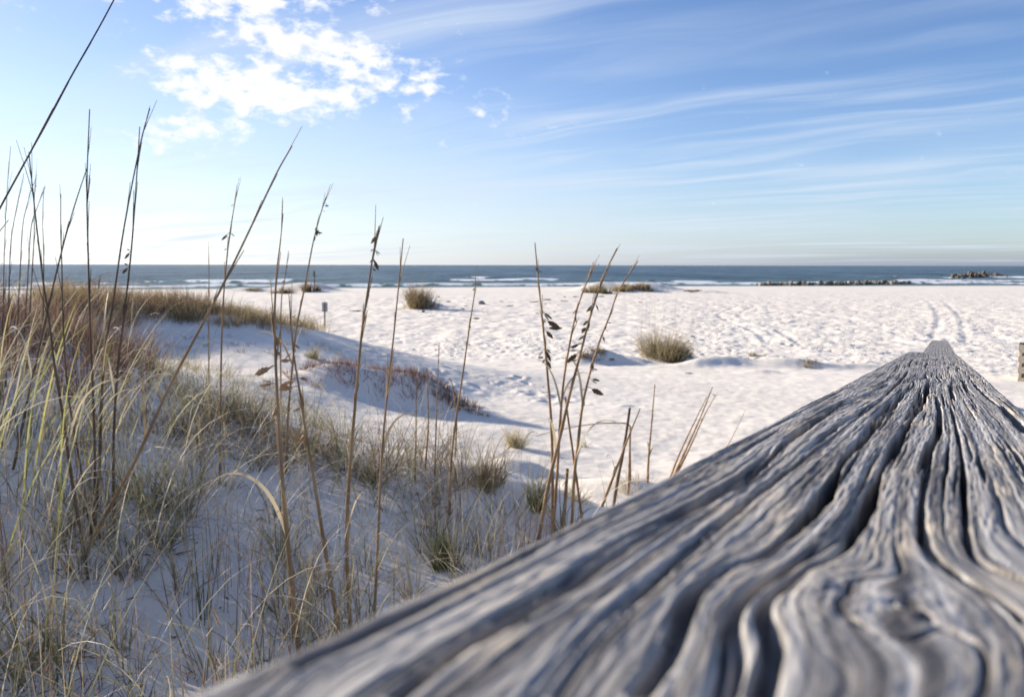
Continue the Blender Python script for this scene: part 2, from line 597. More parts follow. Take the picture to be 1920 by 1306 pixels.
# ------------------------------------------------------------------ sea
az_s = np.radians(np.concatenate([np.linspace(-150, -41, 60), np.linspace(-40, 40, 620), np.linspace(41, 150, 60)]))
rs = 1.0 / np.linspace(1 / 112.0, 1 / 1800.0, 250)
rs = np.concatenate([rs, np.geomspace(2100, 40000, 24)])
A2, R2 = np.meshgrid(az_s, rs)
WX, WY = R2 * np.sin(A2), R2 * np.cos(A2)
so = WY - shore_y(WX)
fade = 1 - sstep(R2, 700, 2500)
wz = fade * (0.30 * fbm(WX * .035, WY * .10, 4, 91) + 0.10 * np.sin(WY * .22 + 1.2 * pnoise(WX * .02, WY * .02, 92) * 3))
wz *= sstep(so, -2, 25)
foam = np.zeros_like(wz)
BREAK = [(8, 1.5, .14, 101, .05), (20, 2.0, .40, 102, -.02), (38, 2.6, .60, 103, .05), (62, 3.6, .65, 104, .16), (98, 5, .55, 105, .30)]
for off, wd, hgt_, seed, thr in BREAK:
    line = off + 5.5 * pnoise(WX * .018, WX * 0 + seed, seed) + 1.3 * pnoise(WX * .11, WX * 0, seed + 5)
    dd = so - line
    pres = sstep(pnoise(WX * .02 + seed, WX * 0 + 3.3, seed + 9) + .25 * pnoise(WX * .12, WX * 0, seed + 3), thr, thr + .28)
    wz += hgt_ * (0.35 + 0.65 * pres) * np.exp(-np.where(dd < 0, (dd / (wd * .55)) ** 2, (dd / (wd * 1.6)) ** 2))
    streak = .55 + .6 * fbm(WX * .22, WY * .30, 3, seed + 20)
    foam = np.maximum(foam, pres * np.exp(-np.where(dd < 0, (dd / (wd * 1.3)) ** 2, (dd / (wd * .6)) ** 2)) * (0.45 + .6 * streak))
# thin swash along the sand and small whitecaps out at sea
foam = np.maximum(foam, .38 * np.exp(-((so - 1.2 - 1.5 * pnoise(WX * .05, WX * 0, 130)) / 1.4) ** 2))
cap = sstep(fbm(WX * .05, WY * .035, 3, 140), .92, 1.15) * sstep(so, 60, 120) * (1 - sstep(R2, 500, 900))
foam = np.maximum(foam, cap * .8)
# spray where the swell meets the offshore rocks
foam = np.maximum(foam, .95 * np.exp(-((WX - 153) / 5.5) ** 2 - ((WY - 276) / 7) ** 2))
foam = np.maximum(foam, .5 * np.exp(-((WX - 165) / 16) ** 2 - ((WY - 262) / 5) ** 2))
ME_SEA = grid_mesh("sea", WX, WY, wz)
attr_f(ME_SEA, 'foam', np.clip(foam, 0, 1))
attr_f(ME_SEA, 'shallow', np.exp(-np.maximum(so, 0) / 55.0))
t = NT("sea_water")
tcn = t.node('ShaderNodeTexCoord')
mp = t.node('ShaderNodeMapping', {'Vector': tcn.outputs['Object'], 'Scale': (0.16, 0.42, 1.0)})
w1 = t.noise(mp.outputs[0], 1.0, 6, 0.62, 0.3)
mp2 = t.node('ShaderNodeMapping', {'Vector': tcn.outputs['Object'], 'Scale': (0.02, 0.05, 1.0)})
w2 = t.noise(mp2.outputs[0], 1.0, 4, 0.55)
bmp = t.node('ShaderNodeBump', {'Height': t.math('ADD', t.math('MULTIPLY', w1, 1.0), t.math('MULTIPLY', w2, 2.2)), 'Strength': 1.0, 'Distance': 1.1})
sh = t.node('ShaderNodeAttribute', attribute_name='shallow').outputs['Fac']
fo = t.node('ShaderNodeAttribute', attribute_name='foam').outputs['Fac']
mp3 = t.node('ShaderNodeMapping', {'Vector': tcn.outputs['Object'], 'Scale': (0.022, 0.0032, 1.0)})
w3 = t.noise(mp3.outputs[0], 1.0, 11, 0.80, 0.3)
deep = t.mix(t.ramp(w3, .40, .60), (0.006, 0.024, 0.042, 1), (0.085, 0.145, 0.180, 1))  # painted streaks imitate the light and dark faces of the waves
wc = t.mix(t.math('MULTIPLY', sh, 0.9), deep, (0.14, 0.215, 0.19, 1))
pw = t.node('ShaderNodeBsdfPrincipled', {'Base Color': wc, 'Roughness': 0.30, 'IOR': 1.33, 'Specular IOR Level': 0.14, 'Normal': bmp.outputs[0]})
mf = t.node('ShaderNodeMapping', {'Vector': tcn.outputs['Object'], 'Scale': (0.5, 0.35, 1.0)})
fn = t.noise(mf.outputs[0], 1.0, 5, 0.65)
ff = t.ramp(t.math('ADD', fo, t.math('MULTIPLY', t.math('SUBTRACT', fn, 0.5), 1.3)), 0.42, 0.66)
pf = t.node('ShaderNodeBsdfPrincipled', {'Base Color': (0.82, 0.84, 0.86, 1), 'Roughness': 0.9})
mxs = t.node('ShaderNodeMixShader', {0: ff, 1: pw.outputs[0], 2: pf.outputs[0]})
M_SEA = t.surf(mxs.outputs[0])
obj("sea", ME_SEA, M_SEA, kind='structure', label='blue green sea with lines of breaking waves')
# ------------------------------------------------------------------ wooden railing
RAIL_D = Vector(ray(1757, 632)).normalized()
RAIL_S = RAIL_D.cross(Vector((0, 0, 1))).normalized()
RAIL_N = RAIL_S.cross(RAIL_D).normalized()
H_RAIL = 0.050
RP0 = Vector((0, 0, CAM_Z)) - RAIL_N * H_RAIL
Dn, Sn, Nn, P0n = (np.array(v) for v in (RAIL_D, RAIL_S, RAIL_N, RP0))


def rail_uv(px, py):
    d = ray(px, py)
    t_ = -H_RAIL / (d @ Nn)
    p = d * t_[..., None]
    return p @ Dn, p @ Sn


LINES = [  # weathered cracks of the board's top, followed from near to far
    (-7.9, 2.0, [(560, 1243), (747, 1157), (927, 1067), (1093, 980), (1200, 933), (1348, 853), (1507, 769), (1584, 729)]),
    (-6.3, 4.0, [(747, 1306), (860, 1217), (993, 1143), (1127, 1057), (1200, 1011), (1312, 946), (1425, 880), (1481, 824), (1539, 785), (1591, 755), (1671, 717)]),
    (-4.6, 1.5, [(1040, 1306), (1120, 1200), (1215, 1110), (1330, 1010), (1440, 915), (1530, 845), (1600, 790), (1660, 745)]),
    (-3.0, 4.2, [(1195, 1306), (1256, 1217), (1286, 1135), (1312, 1101), (1369, 1064), (1425, 1047), (1490, 995), (1550, 925), (1590, 855), (1642, 798), (1680, 755), (1708, 722)]),
    (-1.2, 4.2, [(1425, 1306), (1449, 1217), (1440, 1172), (1431, 1131), (1462, 1105), (1519, 1067), (1575, 1038), (1605, 990), (1634, 925), (1660, 868), (1690, 815), (1716, 775), (1734, 745), (1742, 706)]),
    (0.35, 2.4, [(1920, 1168), (1894, 1142), (1837, 1105), (1785, 1071), (1742, 1030), (1728, 974), (1732, 917), (1746, 847), (1764, 801), (1762, 770), (1757, 740)]),
    (1.1, 2.0, [(1920, 1090), (1856, 1066), (1817, 1030), (1808, 936), (1804, 860), (1790, 790), (1780, 755)]),
    (3.2, 3.0, [(1920, 812), (1881, 769), (1839, 734), (1815, 705)]),
]
f_pts, f_val = [], []
CRACKS = []
for phi, wmm, pl in LINES:
    u_, v_ = rail_uv([a for a, b in pl], [b for a, b in pl])
    cu = catmull(np.stack([np.log(u_) * .05, v_], 1), 60)
    far_ = np.exp(cu[:, 0] / .05) > .22
    phi = float(cu[far_, 1].mean()) if far_.any() else float(cu[-1, 1])
    CRACKS.append((np.exp(cu[:, 0] / .05), cu[:, 1], wmm * 1e-3))
    cu2 = catmull(np.stack([np.log(u_) * .05, v_], 1), 14)
    for a, b in cu2:
        f_pts.append((a, b))
        f_val.append(phi)
for uu in (.05, .08, .12, .2, .35, .6, 1.2, 2.9):
    for vv in (-1.6 * H_RAIL, 1.16 * H_RAIL):
        f_pts.append((math.log(uu) * .05, vv))
        f_val.append(vv)
FLOW = tps_fit(f_pts, f_val, 1e-6)


def ridge1(p, seed, g):
    """eroded growth rings: broad crests between narrow valleys, unevenly spaced"""
    w = p * 230 + 1.1 * pnoise(p * 75, p * 0 + seed, seed) + .8 * pnoise(p * 31, p * 0 + 7, seed + 3)
    f = w - np.floor(w)
    ring = np.floor(w)
    amp = .45 + .9 * _hash(ring, ring * 0 + 5, seed)
    c = 1 - np.abs(2 * f - 1) ** np.clip(8.0 / g, 5, 40)
    return c * amp, ring


def board_mesh(name, u0, u1, va, vb, thick, fine, seed, uvals):
    """a weathered plank: gridded top with carved grain, rounded arrises, sides and underside"""
    ncol = fine
    vin = np.linspace(-1, 1, ncol)
    U, T = np.meshgrid(uvals, vin, indexing='ij')
    edge_w = 0.0010 * pnoise(U * 6, U * 0, seed) + .0006 * pnoise(U * 40, U * 0, seed + 1)
    va_u = va + edge_w - (.020 * np.exp(-np.maximum(U, .045) / .0555) if fine > 200 else 0)
    vb_u = vb + 0.0010 * pnoise(U * 6, U * 0 + 9, seed + 2) + .0006 * pnoise(U * 35, U * 0, seed + 4)
    Vv = va_u + (T + 1) / 2 * (vb_u - va_u)
    return U, T, Vv


def top_height(U, Vv, seed, detailed=True):
    lu = np.log(np.maximum(U, .03)) * .05
    if detailed:
        phi = tps_eval(FLOW, lu, Vv)
        phi = np.where(U > .035, phi, Vv)
        # keep the lines true to the board further out
        w = sstep(U, .9, 2.0)
        phi = phi * (1 - w) + Vv * w
        kn = [(1.02, -.005, .05, .016), (1.55, .012, .07, .018), (2.1, -.02, .09, .017)]
    else:
        phi = Vv.copy()
        kn = [(.55, .01, .06, .018), (1.7, -.02, .07, .015)]
    for ku, kv, ra, rb in kn:
        d2 = ((U - ku) / ra) ** 2 + ((Vv - kv) / rb) ** 2
        phi = phi - (Vv - kv) * 0.75 * np.exp(-d2 * .8)
    phi = phi + .0009 * pnoise(U * 5, Vv * 28, seed + 2) + .0005 * pnoise(U * 38, Vv * 90, seed + 3)
    if detailed:        # rings closing round the worn knot
        ku, kv = rail_uv(np.array([1655.]), np.array([1140.]))
        dk = np.hypot((U - ku[0]) / .019, (Vv - kv[0]) / .0125)
        wk = np.exp(-dk ** 2.5)
        phi = phi * (1 - wk) + wk * (kv[0] + .0045 * np.sqrt(dk ** 2 + .2) + .0016 * pnoise(U * 60, Vv * 90, 44))
    # how widely the grain is spread here: keeps cracks narrow where the grain opens out
    g = np.clip(np.abs(np.gradient(phi, axis=1) / np.gradient(Vv, axis=1)), .12, 1.6)
    r1, ring = ridge1(phi, seed, g)
    mod = .55 + .5 * (pnoise(U * 6 + 2, phi * 60, seed + 5) + .3)
    zone = .25 + .75 * sstep(phi, -.066, -.050)
    z = .00055 * r1 * np.clip(mod, .2, 1.3) * zone
    # narrow drying checks along some of the rings, broken along their length
    for k, (sp, wd, dp) in enumerate(((.0150, .0009, .0095), (.0083, .00055, .0055), (.0047, .00034, .0024))):
        w = phi / sp + .35 * pnoise(phi * 60, phi * 0 + k, seed + 31 + k)
        fr = np.abs(w - np.round(w)) * sp
        ri = np.round(w)
        run = pnoise(U * (3.2 + 2 * k) + ri * 7.7, ri * 3.1, seed + 40 + k)
        on = sstep(run, .02 + .06 * k, .32 + .06 * k)
        z = z - dp * on * zone * np.exp(-(fr / g / (wd * 1.25 * (.30 + .8 * on))) ** 4)
    z = z + .00022 * fbm(U * 16, Vv * 70, 3, seed + 6) + .00028 * fbm(U * 70, phi * 1100, 2, seed + 8)
    return z, phi


def build_board(name, u_lo, u_hi, va, vb, thick, ncol, seed, uvals, detailed):
    U, T, Vv = board_mesh(name, u_lo, u_hi, va, vb, thick, ncol, seed, uvals)
    z, phi = top_height(U, Vv, seed, detailed)
    if detailed:
        for cu, cv_, wd in CRACKS:
            # distance across the board to the crack at this station
            o_ = np.argsort(cu)
            lo_u, hi_u = cu.min(), cu.max()
            # parametric distance for lines that turn sharply
            best = np.full(U.shape, 1.0)
            sel = (U[:, 0] > lo_u * .9) & (U[:, 0] < hi_u * 1.1)
            Us, Vs = U[sel], Vv[sel]
            b = best[sel]
            for (a0, b0, a1, b1) in zip(cu[:-1], cv_[:-1], cu[1:], cv_[1:]):
                ex, ey = a1 - a0, b1 - b0
                tt = np.clip(((Us - a0) * ex + (Vs - b0) * ey) / (ex * ex + ey * ey + 1e-12), 0, 1)
                b = np.minimum(b, np.hypot(Us - a0 - tt * ex, Vs - b0 - tt * ey))
            best[sel] = b
            wv = wd * .5 * (.75 + .5 * pnoise(U * 14, U * 0 + wd * 900, seed + 50) + .25 * pnoise(U * 60, U * 0, seed + 51))
            wv = np.clip(wv, .0004, .004)
            ends = sstep(np.log(U.clip(.01)), math.log(lo_u) - .1, math.log(lo_u) + .05) * (1 - sstep(np.log(U.clip(.01)), math.log(hi_u) - .25, math.log(hi_u)))
            open_ = .45 + .55 * sstep(pnoise(U * 5, U * 0 + wd * 500, seed + 52), -.3, .2)
            z = z - .017 * ends * open_ * np.exp(-(best / (wv * 1.05)) ** 6)
        # the worn knot near the camera and the split burl further out
        ku, kv = rail_uv(np.array([1640.]), np.array([1135.]))
        d = np.hypot((U - ku[0]) / .016, (Vv - kv[0]) / .014)
        z = z + .0008 * np.exp(-d ** 2 * 1.1) + .0005 * np.exp(-d ** 2 * .6) * fbm(U * 160, Vv * 300, 3, 5)
        for ku, kv, n_, sz in ((.80, -.004, 7, .035), (1.05, .006, 8, .05), (1.62, -.002, 6, .06)):
            ang = np.arctan2((Vv - kv) * 3.2, U - ku)
            rad = np.hypot((U - ku), (Vv - kv) * 3.2)
            sp = np.abs(np.sin(ang * n_ / 2 + 1.2 * pnoise(U * 30, Vv * 60, 8)))
            z = z - .007 * np.exp(-(sp * rad / .004) ** 2) * np.exp(-(rad / sz) ** 2)
        curl = np.exp(-((U - 1.25) / .28) ** 2) * sstep(Vv, .004, .02)
        z = z + .0016 * curl * np.sin(U * 2 * np.pi / .062 + 60 * (Vv - .03) + 2 * pnoise(U * 6, Vv * 30, 9))
    # rounded arrises
    ea = np.minimum(Vv - Vv[:, :1], Vv[:, -1:] - Vv)
    rr_ = .0050
    k = np.clip(1 - ea / rr_, 0, 1.25)
    z = z * (1 - .6 * np.clip(k, 0, 1)) - rr_ * (1 - np.sqrt(np.clip(1 - np.clip(k, 0, 1) ** 2, 0, 1)))
    # side walls: extra columns left and right, slightly furrowed
    sides = np.array([.30, .65, 1.0])
    n = len(uvals)
    fur = .0009 * fbm(np.outer(uvals * 12, [1, 1, 1]), np.outer(np.ones(n), sides * 14), 3, seed + 70)
    zl = -(.0075 + (thick - .0075) * sides)[None, :] + np.zeros((n, 1))
    VL = Vv[:, :1] + fur
    VR = Vv[:, -1:] - fur
    Uc = np.concatenate([U[:, :3], U, U[:, :3]], 1)
    Vc = np.concatenate([VL[:, ::-1], Vv, VR], 1)
    Zc = np.concatenate([zl[:, ::-1], z, zl], 1)
    Pc = np.concatenate([phi[:, :1] - .02 * sides[::-1], phi, phi[:, -1:] + .02 * sides], 1)
    # end faces
    end_drop = np.minimum(Zc, 0) * 0 - thick
    Uc = np.concatenate([Uc[:1], Uc, Uc[-1:]], 0)
    Vc = np.concatenate([Vc[:1], Vc, Vc[-1:]], 0)
    Pc = np.concatenate([Pc[:1], Pc, Pc[-1:]], 0)
    Zc = np.concatenate([end_drop[:1], Zc, end_drop[-1:]], 0)
    return Uc, Vc, Zc, Pc


t = NT("weathered_wood")
ga = t.node('ShaderNodeAttribute', attribute_name='grain')
sp_ = t.node('ShaderNodeSeparateXYZ', {0: ga.outputs['Vector']})
fib = t.node('ShaderNodeCombineXYZ', {0: t.math('MULTIPLY', sp_.outputs[0], 1300.0), 1: t.math('MULTIPLY', sp_.outputs[1], 12.0), 2: 0.0})
fine_ = t.noise(fib.outputs[0], 1.0, 5, 0.6, 0.2)
fib2 = t.node('ShaderNodeCombineXYZ', {0: t.math('MULTIPLY', sp_.outputs[0], 300.0), 1: t.math('MULTIPLY', sp_.outputs[1], 5.0), 2: 2.0})
mid = t.noise(fib2.outputs[0], 1.0, 4, 0.55)
pat = t.node('ShaderNodeCombineXYZ', {0: t.math('MULTIPLY', sp_.outputs[0], 40.0), 1: t.math('MULTIPLY', sp_.outputs[1], 20.0), 2: 5.0})
patch = t.noise(pat.outputs[0], 1.0, 4, 0.6)
c = t.mix(t.ramp(mid, .34, .66), (0.085, 0.080, 0.084, 1), (0.49, 0.472, 0.462, 1))
c = t.mix(t.math('MULTIPLY', t.ramp(fine_, .46, .68), 0.7), c, (0.085, 0.080, 0.080, 1))
c = t.mix(t.math('MULTIPLY', t.ramp(patch, .48, .70), 0.6), c, (0.56, 0.48, 0.38, 1))
hh = t.math('ADD', t.math('MULTIPLY', fine_, 0.00035), t.math('MULTIPLY', mid, 0.00030))
bpn = t.node('ShaderNodeBump', {'Height': hh, 'Strength': 0.8, 'Distance': 1.0})
pw = t.node('ShaderNodeBsdfPrincipled', {'Base Color': c, 'Roughness': 0.72, 'Specular IOR Level': 0.35, 'Normal': bpn.outputs[0]})
M_WOOD = t.surf(pw.outputs[0])


def attr_vec(me, name, vec):
    a = me.attributes.new(name, 'FLOAT_VECTOR', 'POINT')
    a.data.foreach_set('vector', np.asarray(vec, np.float32).ravel())


def plank_object(name, arrs, origin, d, s, n, parent, label=None):
    Uc, Vc, Zc, Pc = arrs
    W = origin[None, None] + Uc[..., None] * d + Vc[..., None] * s + Zc[..., None] * n
    W = W - np.array(parent.location)
    me = grid_mesh(name, W[..., 0], W[..., 1], W[..., 2])
    attr_vec(me, 'grain', np.stack([Pc + .45 * Vc, Uc, Uc * 0], -1).reshape(-1, 3))
    return obj(name, me, M_WOOD, parent, label=label)


foot = P0n + Dn * 1.9
rail = empty("boardwalk_railing", (float(foot[0]), float(foot[1]), float(ground(foot[0], foot[1]))),
             label="weathered grey timber railing running away from the camera down to the beach", category="railing")
u_near = 1 / np.linspace(1 / .052, 1 / 2.9, 620)
u_near = np.unique(np.round(u_near, 7))
# no step longer than 6 mm
uu = [-.7, -.5, -.35, -.22, -.12, -.06, -.03, -.01, .005, .017, .027, .035, .042, .047]
lst = list(uu)
for a in u_near:
    while a - lst[-1] > .0062 and a > .06:
        lst.append(lst[-1] + .006)
    if a > lst[-1] + 1e-6:
        lst.append(a)
u_near = np.array(lst)
U_END = 2.86
u_near = u_near[u_near <= U_END]
near = build_board("cap_board", -.7, U_END, -1.60 * H_RAIL, 1.16 * H_RAIL, .038, 400, 3, u_near, True)
plank_object("cap_board", near, P0n, Dn, Sn, Nn, rail, label="nearest cap board with deep cracks, grain ridges and a worn knot")

# second cap board, one step lower, carrying on to the top of the beach steps
pa = CAMP + ray(1761, 654) * 4.47
pb = CAMP + ray(1762, 638) * 7.7
d2 = (pb - pa) / np.linalg.norm(pb - pa)
s2 = np.cross(d2, [0, 0, 1]); s2 /= np.linalg.norm(s2)
n2_ = np.cross(s2, d2)
L2 = float(np.linalg.norm(pb - pa))
o2 = pa - d2 * 1.45
u2 = np.linspace(0, L2 + 1.45, 420)
far_b = build_board("cap_board", 0, L2 + 1.45, -.07, .07, .038, 90, 23, u2 + .04, False)
far_b = (far_b[0] - .04,) + far_b[1:]
plank_object("cap_board", far_b, o2, d2, s2, n2_, rail, label="further cap board set a step lower")


def beam(a, b, w, h, up, parent, name, seed, mat=None):
    """a squared timber with slightly rough faces, from a to b"""
    a, b = np.array(a, float), np.array(b, float)
    d = b - a
    L = np.linalg.norm(d)
    d = d / L
    s = np.cross(d, up)
    s /= np.linalg.norm(s)
    n = np.cross(s, d)
    k = 14
    us = np.linspace(0, L, k)
    c = .006
    prof = np.array([(-w / 2 + c, h / 2), (w / 2 - c, h / 2), (w / 2, h / 2 - c), (w / 2, -h / 2 + c), (w / 2 - c, -h / 2), (-w / 2 + c, -h / 2), (-w / 2, -h / 2 + c), (-w / 2, h / 2 - c)])
    ring = len(prof)
    co, gr = [], []
    rg = np.random.default_rng(seed)
    for i, u in enumerate(us):
        j = rg.normal(0, .0012, (ring, 2))
        for q_, (x, y) in enumerate(prof + j):
            co.append(a + d * u + s * x + n * y)
            gr.append((x + y * .7 + seed * .01, u, 0))
    faces = []
    for i in range(k - 1):
        for q_ in range(ring):
            faces.append((i * ring + q_, i * ring + (q_ + 1) % ring, (i + 1) * ring + (q_ + 1) % ring, (i + 1) * ring + q_))
    base = len(co)
    co.append(a)
    co.append(b)
    gr += [(0, 0, 0), (0, 0, 0)]
    for q_ in range(0, ring, 1):
        faces.append((base, (q_ + 1) % ring, q_, base))
        faces.append((base + 1, (k - 1) * ring + q_, (k - 1) * ring + (q_ + 1) % ring, base + 1))
    co = np.array(co) - np.array(parent.location)
    me = bpy.data.meshes.new(name)
    me.from_pydata(co.tolist(), [], [tuple(f) if len(set(f)) == 4 else tuple(dict.fromkeys(f)) for f in faces])
    me.update()
    attr_vec(me, 'grain', np.array(gr))
    return obj(name, me, mat or M_WOOD, parent)


UP = np.array([0, 0, 1.0])
off_c = (-1.6 + 1.16) / 2 * H_RAIL
for k, u in enumerate((-.45, 1.35, 2.72)):
    top = P0n + Dn * u + Sn * off_c - Nn * .0385
    beam((top[0], top[1], top[2]), (top[0], top[1], float(ground(top[0], top[1])) - .4), .089, .089, np.array([0, 1.0, 0]), rail, "post", 40 + k)
for k, dz_ in enumerate((.32, .62)):
    a = P0n + Dn * -.7 + Sn * (off_c + .066) - UP * (dz_ + .04)
    b = P0n + Dn * 2.82 + Sn * (off_c + .066) - UP * (dz_ + .04)
    beam(a, b, .038, .14, UP, rail, "rail_board", 50 + k)
for k, u in enumerate((.3, 2.3, 4.45)):
    top = o2 + d2 * u - n2_ * .0385
    beam(top, (top[0], top[1], float(ground(top[0], top[1])) - .4), .089, .089, np.array([0, 1.0, 0]), rail, "post", 60 + k)
for k, dz_ in enumerate((.32, .62)):
    a = o2 + d2 * .05 + s2 * .066 - UP * (dz_ + .04)
    b = o2 + d2 * 4.6 + s2 * .066 - UP * (dz_ + .04)
    beam(a, b, .038, .14, UP, rail, "rail_board", 70 + k)

# lower handrail, unseen behind the near board, added to cast shade on the sand
pc = pb + d2 * .12 - UP * .16
pdn = CAMP + ray(1742, 713) * 17.0
beam(pc, pdn, .14, .038, UP, rail, "cap_board", 81)
for k, f_ in enumerate((.01, .25, .5, .75, .985)):
    top = pc + (pdn - pc) * f_ - UP * .03
    beam(top, (top[0], top[1], float(ground(top[0], top[1])) - .4), .089, .089, np.array([0, 1.0, 0]), rail, "post", 85 + k)
for k, dz_ in enumerate((.24, .50)):
    beam(pc + s2 * .066 - UP * dz_, pdn + s2 * .066 - UP * dz_, .038, .14, UP, rail, "rail_board", 92 + k)


def project(p):
    """photograph pixels of world points"""
    c = (np.asarray(p, float) - CAMP) @ R_NP
    return CX - c[..., 0] / c[..., 2] * F_PX, CY + c[..., 1] / c[..., 2] * F_PX


def in_poly(x, y, poly):
    r = np.zeros(np.shape(x), bool)
    n = len(poly)
    for i in range(n):
        (x0, y0), (x1, y1) = poly[i], poly[(i + 1) % n]
        c = ((y0 > y) != (y1 > y)) & (x < (x1 - x0) * (y - y0) / (y1 - y0 + 1e-9) + x0)
        r ^= c
    return r


def scatter(n, box, poly=None, dens=None):
    """n points on the sand inside a world box, kept where they fall in a stretch of the view"""
    out = np.zeros((0, 3))
    for _ in range(40):
        x = RNG.uniform(box[0], box[1], 4 * n)
        y = RNG.uniform(box[2], box[3], 4 * n)
        p = np.stack([x, y, ground(x, y)], -1)
        k = np.ones(len(p), bool)
        if poly is not None:
            px, py = project(p)
            k &= in_poly(px, py, poly)
        if dens is not None:
            k &= RNG.random(len(p)) < dens(x, y)
        out = np.concatenate([out, p[k]])
        if len(out) >= n:
            break
    return out[:n]


# ------------------------------------------------------------------ grass
t = NT("grass")
ca = t.node('ShaderNodeAttribute', attribute_name='tint').outputs['Color']
df = t.node('ShaderNodeBsdfPrincipled', {'Base Color': ca, 'Roughness': 0.6, 'Specular IOR Level': 0.25})
tr = t.node('ShaderNodeBsdfTranslucent', {'Color': ca})
mx = t.node('ShaderNodeMixShader', {0: 0.34, 1: df.outputs[0], 2: tr.outputs[0]})
M_GRASS = t.surf(mx.outputs[0])

GREEN = [(.105, .125, .050), (.14, .155, .070), (.185, .180, .090), (.125, .14, .08)]
OLIVE = [(.24, .225, .11), (.30, .275, .15), (.20, .19, .095)]
TAN = [(.34, .26, .15), (.42, .34, .21), (.28, .21, .12)]
STRAW = [(.56, .49, .36), (.64, .58, .46), (.50, .43, .30)]
BROWN = [(.17, .115, .075), (.22, .15, .10), (.13, .09, .065)]
RED = [(.20, .085, .065), (.16, .075, .065), (.25, .12, .09)]
DARKRED = [(.105, .055, .048), (.085, .05, .045), (.13, .07, .055)]
GOLD = [(.44, .34, .17), (.52, .41, .22), (.36, .28, .15)]
LIME = [(.36, .36, .10), (.46, .44, .17), (.30, .33, .10)]


def pick(pals, weights, n):
    pal = np.array([c for p in pals for c in p])
    w = np.array([wt / len(p) for p, wt in zip(pals, weights) for _ in p])
    i = RNG.choice(len(pal), n, p=w / w.sum())
    return pal[i] * RNG.uniform(.8, 1.2, (n, 1))


class Blades:
    def __init__(self):
        self.co, self.fa, self.cl, self.n = [], [], [], 0

    def add(self, base, azm, L, th0, bend, w, col, tip=None, K=6, p=1.7, wav=0.0, root=.8):
        N = len(base)
        if N == 0:
            return
        s = np.linspace(0, 1, K + 1)
        th = th0[:, None] + bend[:, None] * s ** p
        azz = azm[:, None] + wav * np.cumsum(RNG.normal(0, 1, (N, K + 1)), 1) / K
        d = np.stack([np.sin(th) * np.cos(azz), np.sin(th) * np.sin(azz), np.cos(th)], -1) * (L / K)[:, None, None]
        pts = np.concatenate([np.zeros((N, 1, 3)), np.cumsum((d[:, :-1] + d[:, 1:]) / 2, 1)], 1) + base[:, None]
        side = np.stack([-np.sin(azz), np.cos(azz), np.zeros_like(azz)], -1)
        nor = np.stack([np.cos(th) * np.cos(azz), np.cos(th) * np.sin(azz), -np.sin(th)], -1)
        tw = RNG.uniform(-1.1, 1.1, (N, 1)) + s[None] * RNG.normal(0, .8, (N, 1))
        sv = side * np.cos(tw)[..., None] + nor * np.sin(tw)[..., None]
        prof = np.minimum(1, .75 + s * 1.2) * (1 - .93 * np.clip((s - .25) / .75, 0, 1) ** 1.4)
        hw = (w[:, None] * prof[None] * .5)[..., None]
        v = np.stack([pts - sv * hw, pts + sv * hw], 2).reshape(N, -1, 3)
        m_ = 2 * (K + 1)
        b = (np.arange(N) * m_)[:, None] + self.n
        q = np.arange(K) * 2
        f = np.stack([b + q, b + q + 1, b + q + 3, b + q + 2], -1).reshape(-1, 4)
        tipc = col if tip is None else tip
        mixf = (s ** 1.3)[None, :, None]
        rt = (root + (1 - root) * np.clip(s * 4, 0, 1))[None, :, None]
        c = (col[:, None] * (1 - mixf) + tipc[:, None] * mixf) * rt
        c = np.repeat(c, 2, 1).reshape(-1, 3)
        self.co.append(v.reshape(-1, 3))
        self.fa.append(f)
        self.cl.append(c)
        self.n += N * m_

    def build(self, name, parent=None, **props):
        co = np.concatenate(self.co)
        if parent is not None:
            co = co - np.array(parent.location)
        me = bpy.data.meshes.new(name)
        fill_mesh(me, co, np.concatenate(self.fa), True)
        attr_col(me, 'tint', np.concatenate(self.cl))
        return obj(name, me, M_GRASS, parent, **props)


U = RNG.uniform


def tufts(B, centers, nb, spread, Lr, wr, pals, wts, th=(.02, .35), bend=(.2, 1.5), tipp=None, lean=None, K=6, p=1.7, wav=.15, flat=1.0):
    """grass tufts: blades fanning out from each centre"""
    nbs = RNG.integers(nb[0], nb[1] + 1, len(centers))
    c = np.repeat(centers, nbs, 0)
    N = len(c)
    size = np.repeat(U(.7, 1.25, len(centers)), nbs)
    a = U(0, 2 * np.pi, N)
    r = spread * np.sqrt(U(0, 1, N)) * size
    base = c + np.stack([r * np.cos(a), r * np.sin(a) * flat, np.zeros(N)], -1)
    base[:, 2] = ground(base[:, 0], base[:, 1]) - .01
    azm = a + RNG.normal(0, .7, N)
    if lean is not None:
        azm = np.where(U(0, 1, N) < lean[1], lean[0] + RNG.normal(0, .6, N), azm)
    L = U(*Lr, N) * size
    tc_ = np.repeat(pick(pals, wts, len(centers)), nbs, 0)
    col = tc_ * .5 + pick(pals, wts, N) * .5
    tip = None if tipp is None else pick(tipp[0], tipp[1], N) * .6 + col * .4
    B.add(base, azm, L, U(*th, N), U(*bend, N), U(*wr, N), col, tip, K, p, wav)


# --- the mass of grass in the shaded hollow before the camera
FORE = [(-420, 760), (120, 740), (330, 800), (560, 860), (800, 905), (1000, 985), (1180, 1010), (1180, 1500), (-600, 1700)]


def fore_dens(x, y):
    n = fbm(x * 1.5 + 4, y * 1.5, 2, 201)
    px, py = project(np.stack([x, y, ground(x, y)], -1))
    thin = 1 - .60 * sstep(px, 560, 900)
    return np.clip(.5 + .65 * n, .10, 1) * thin


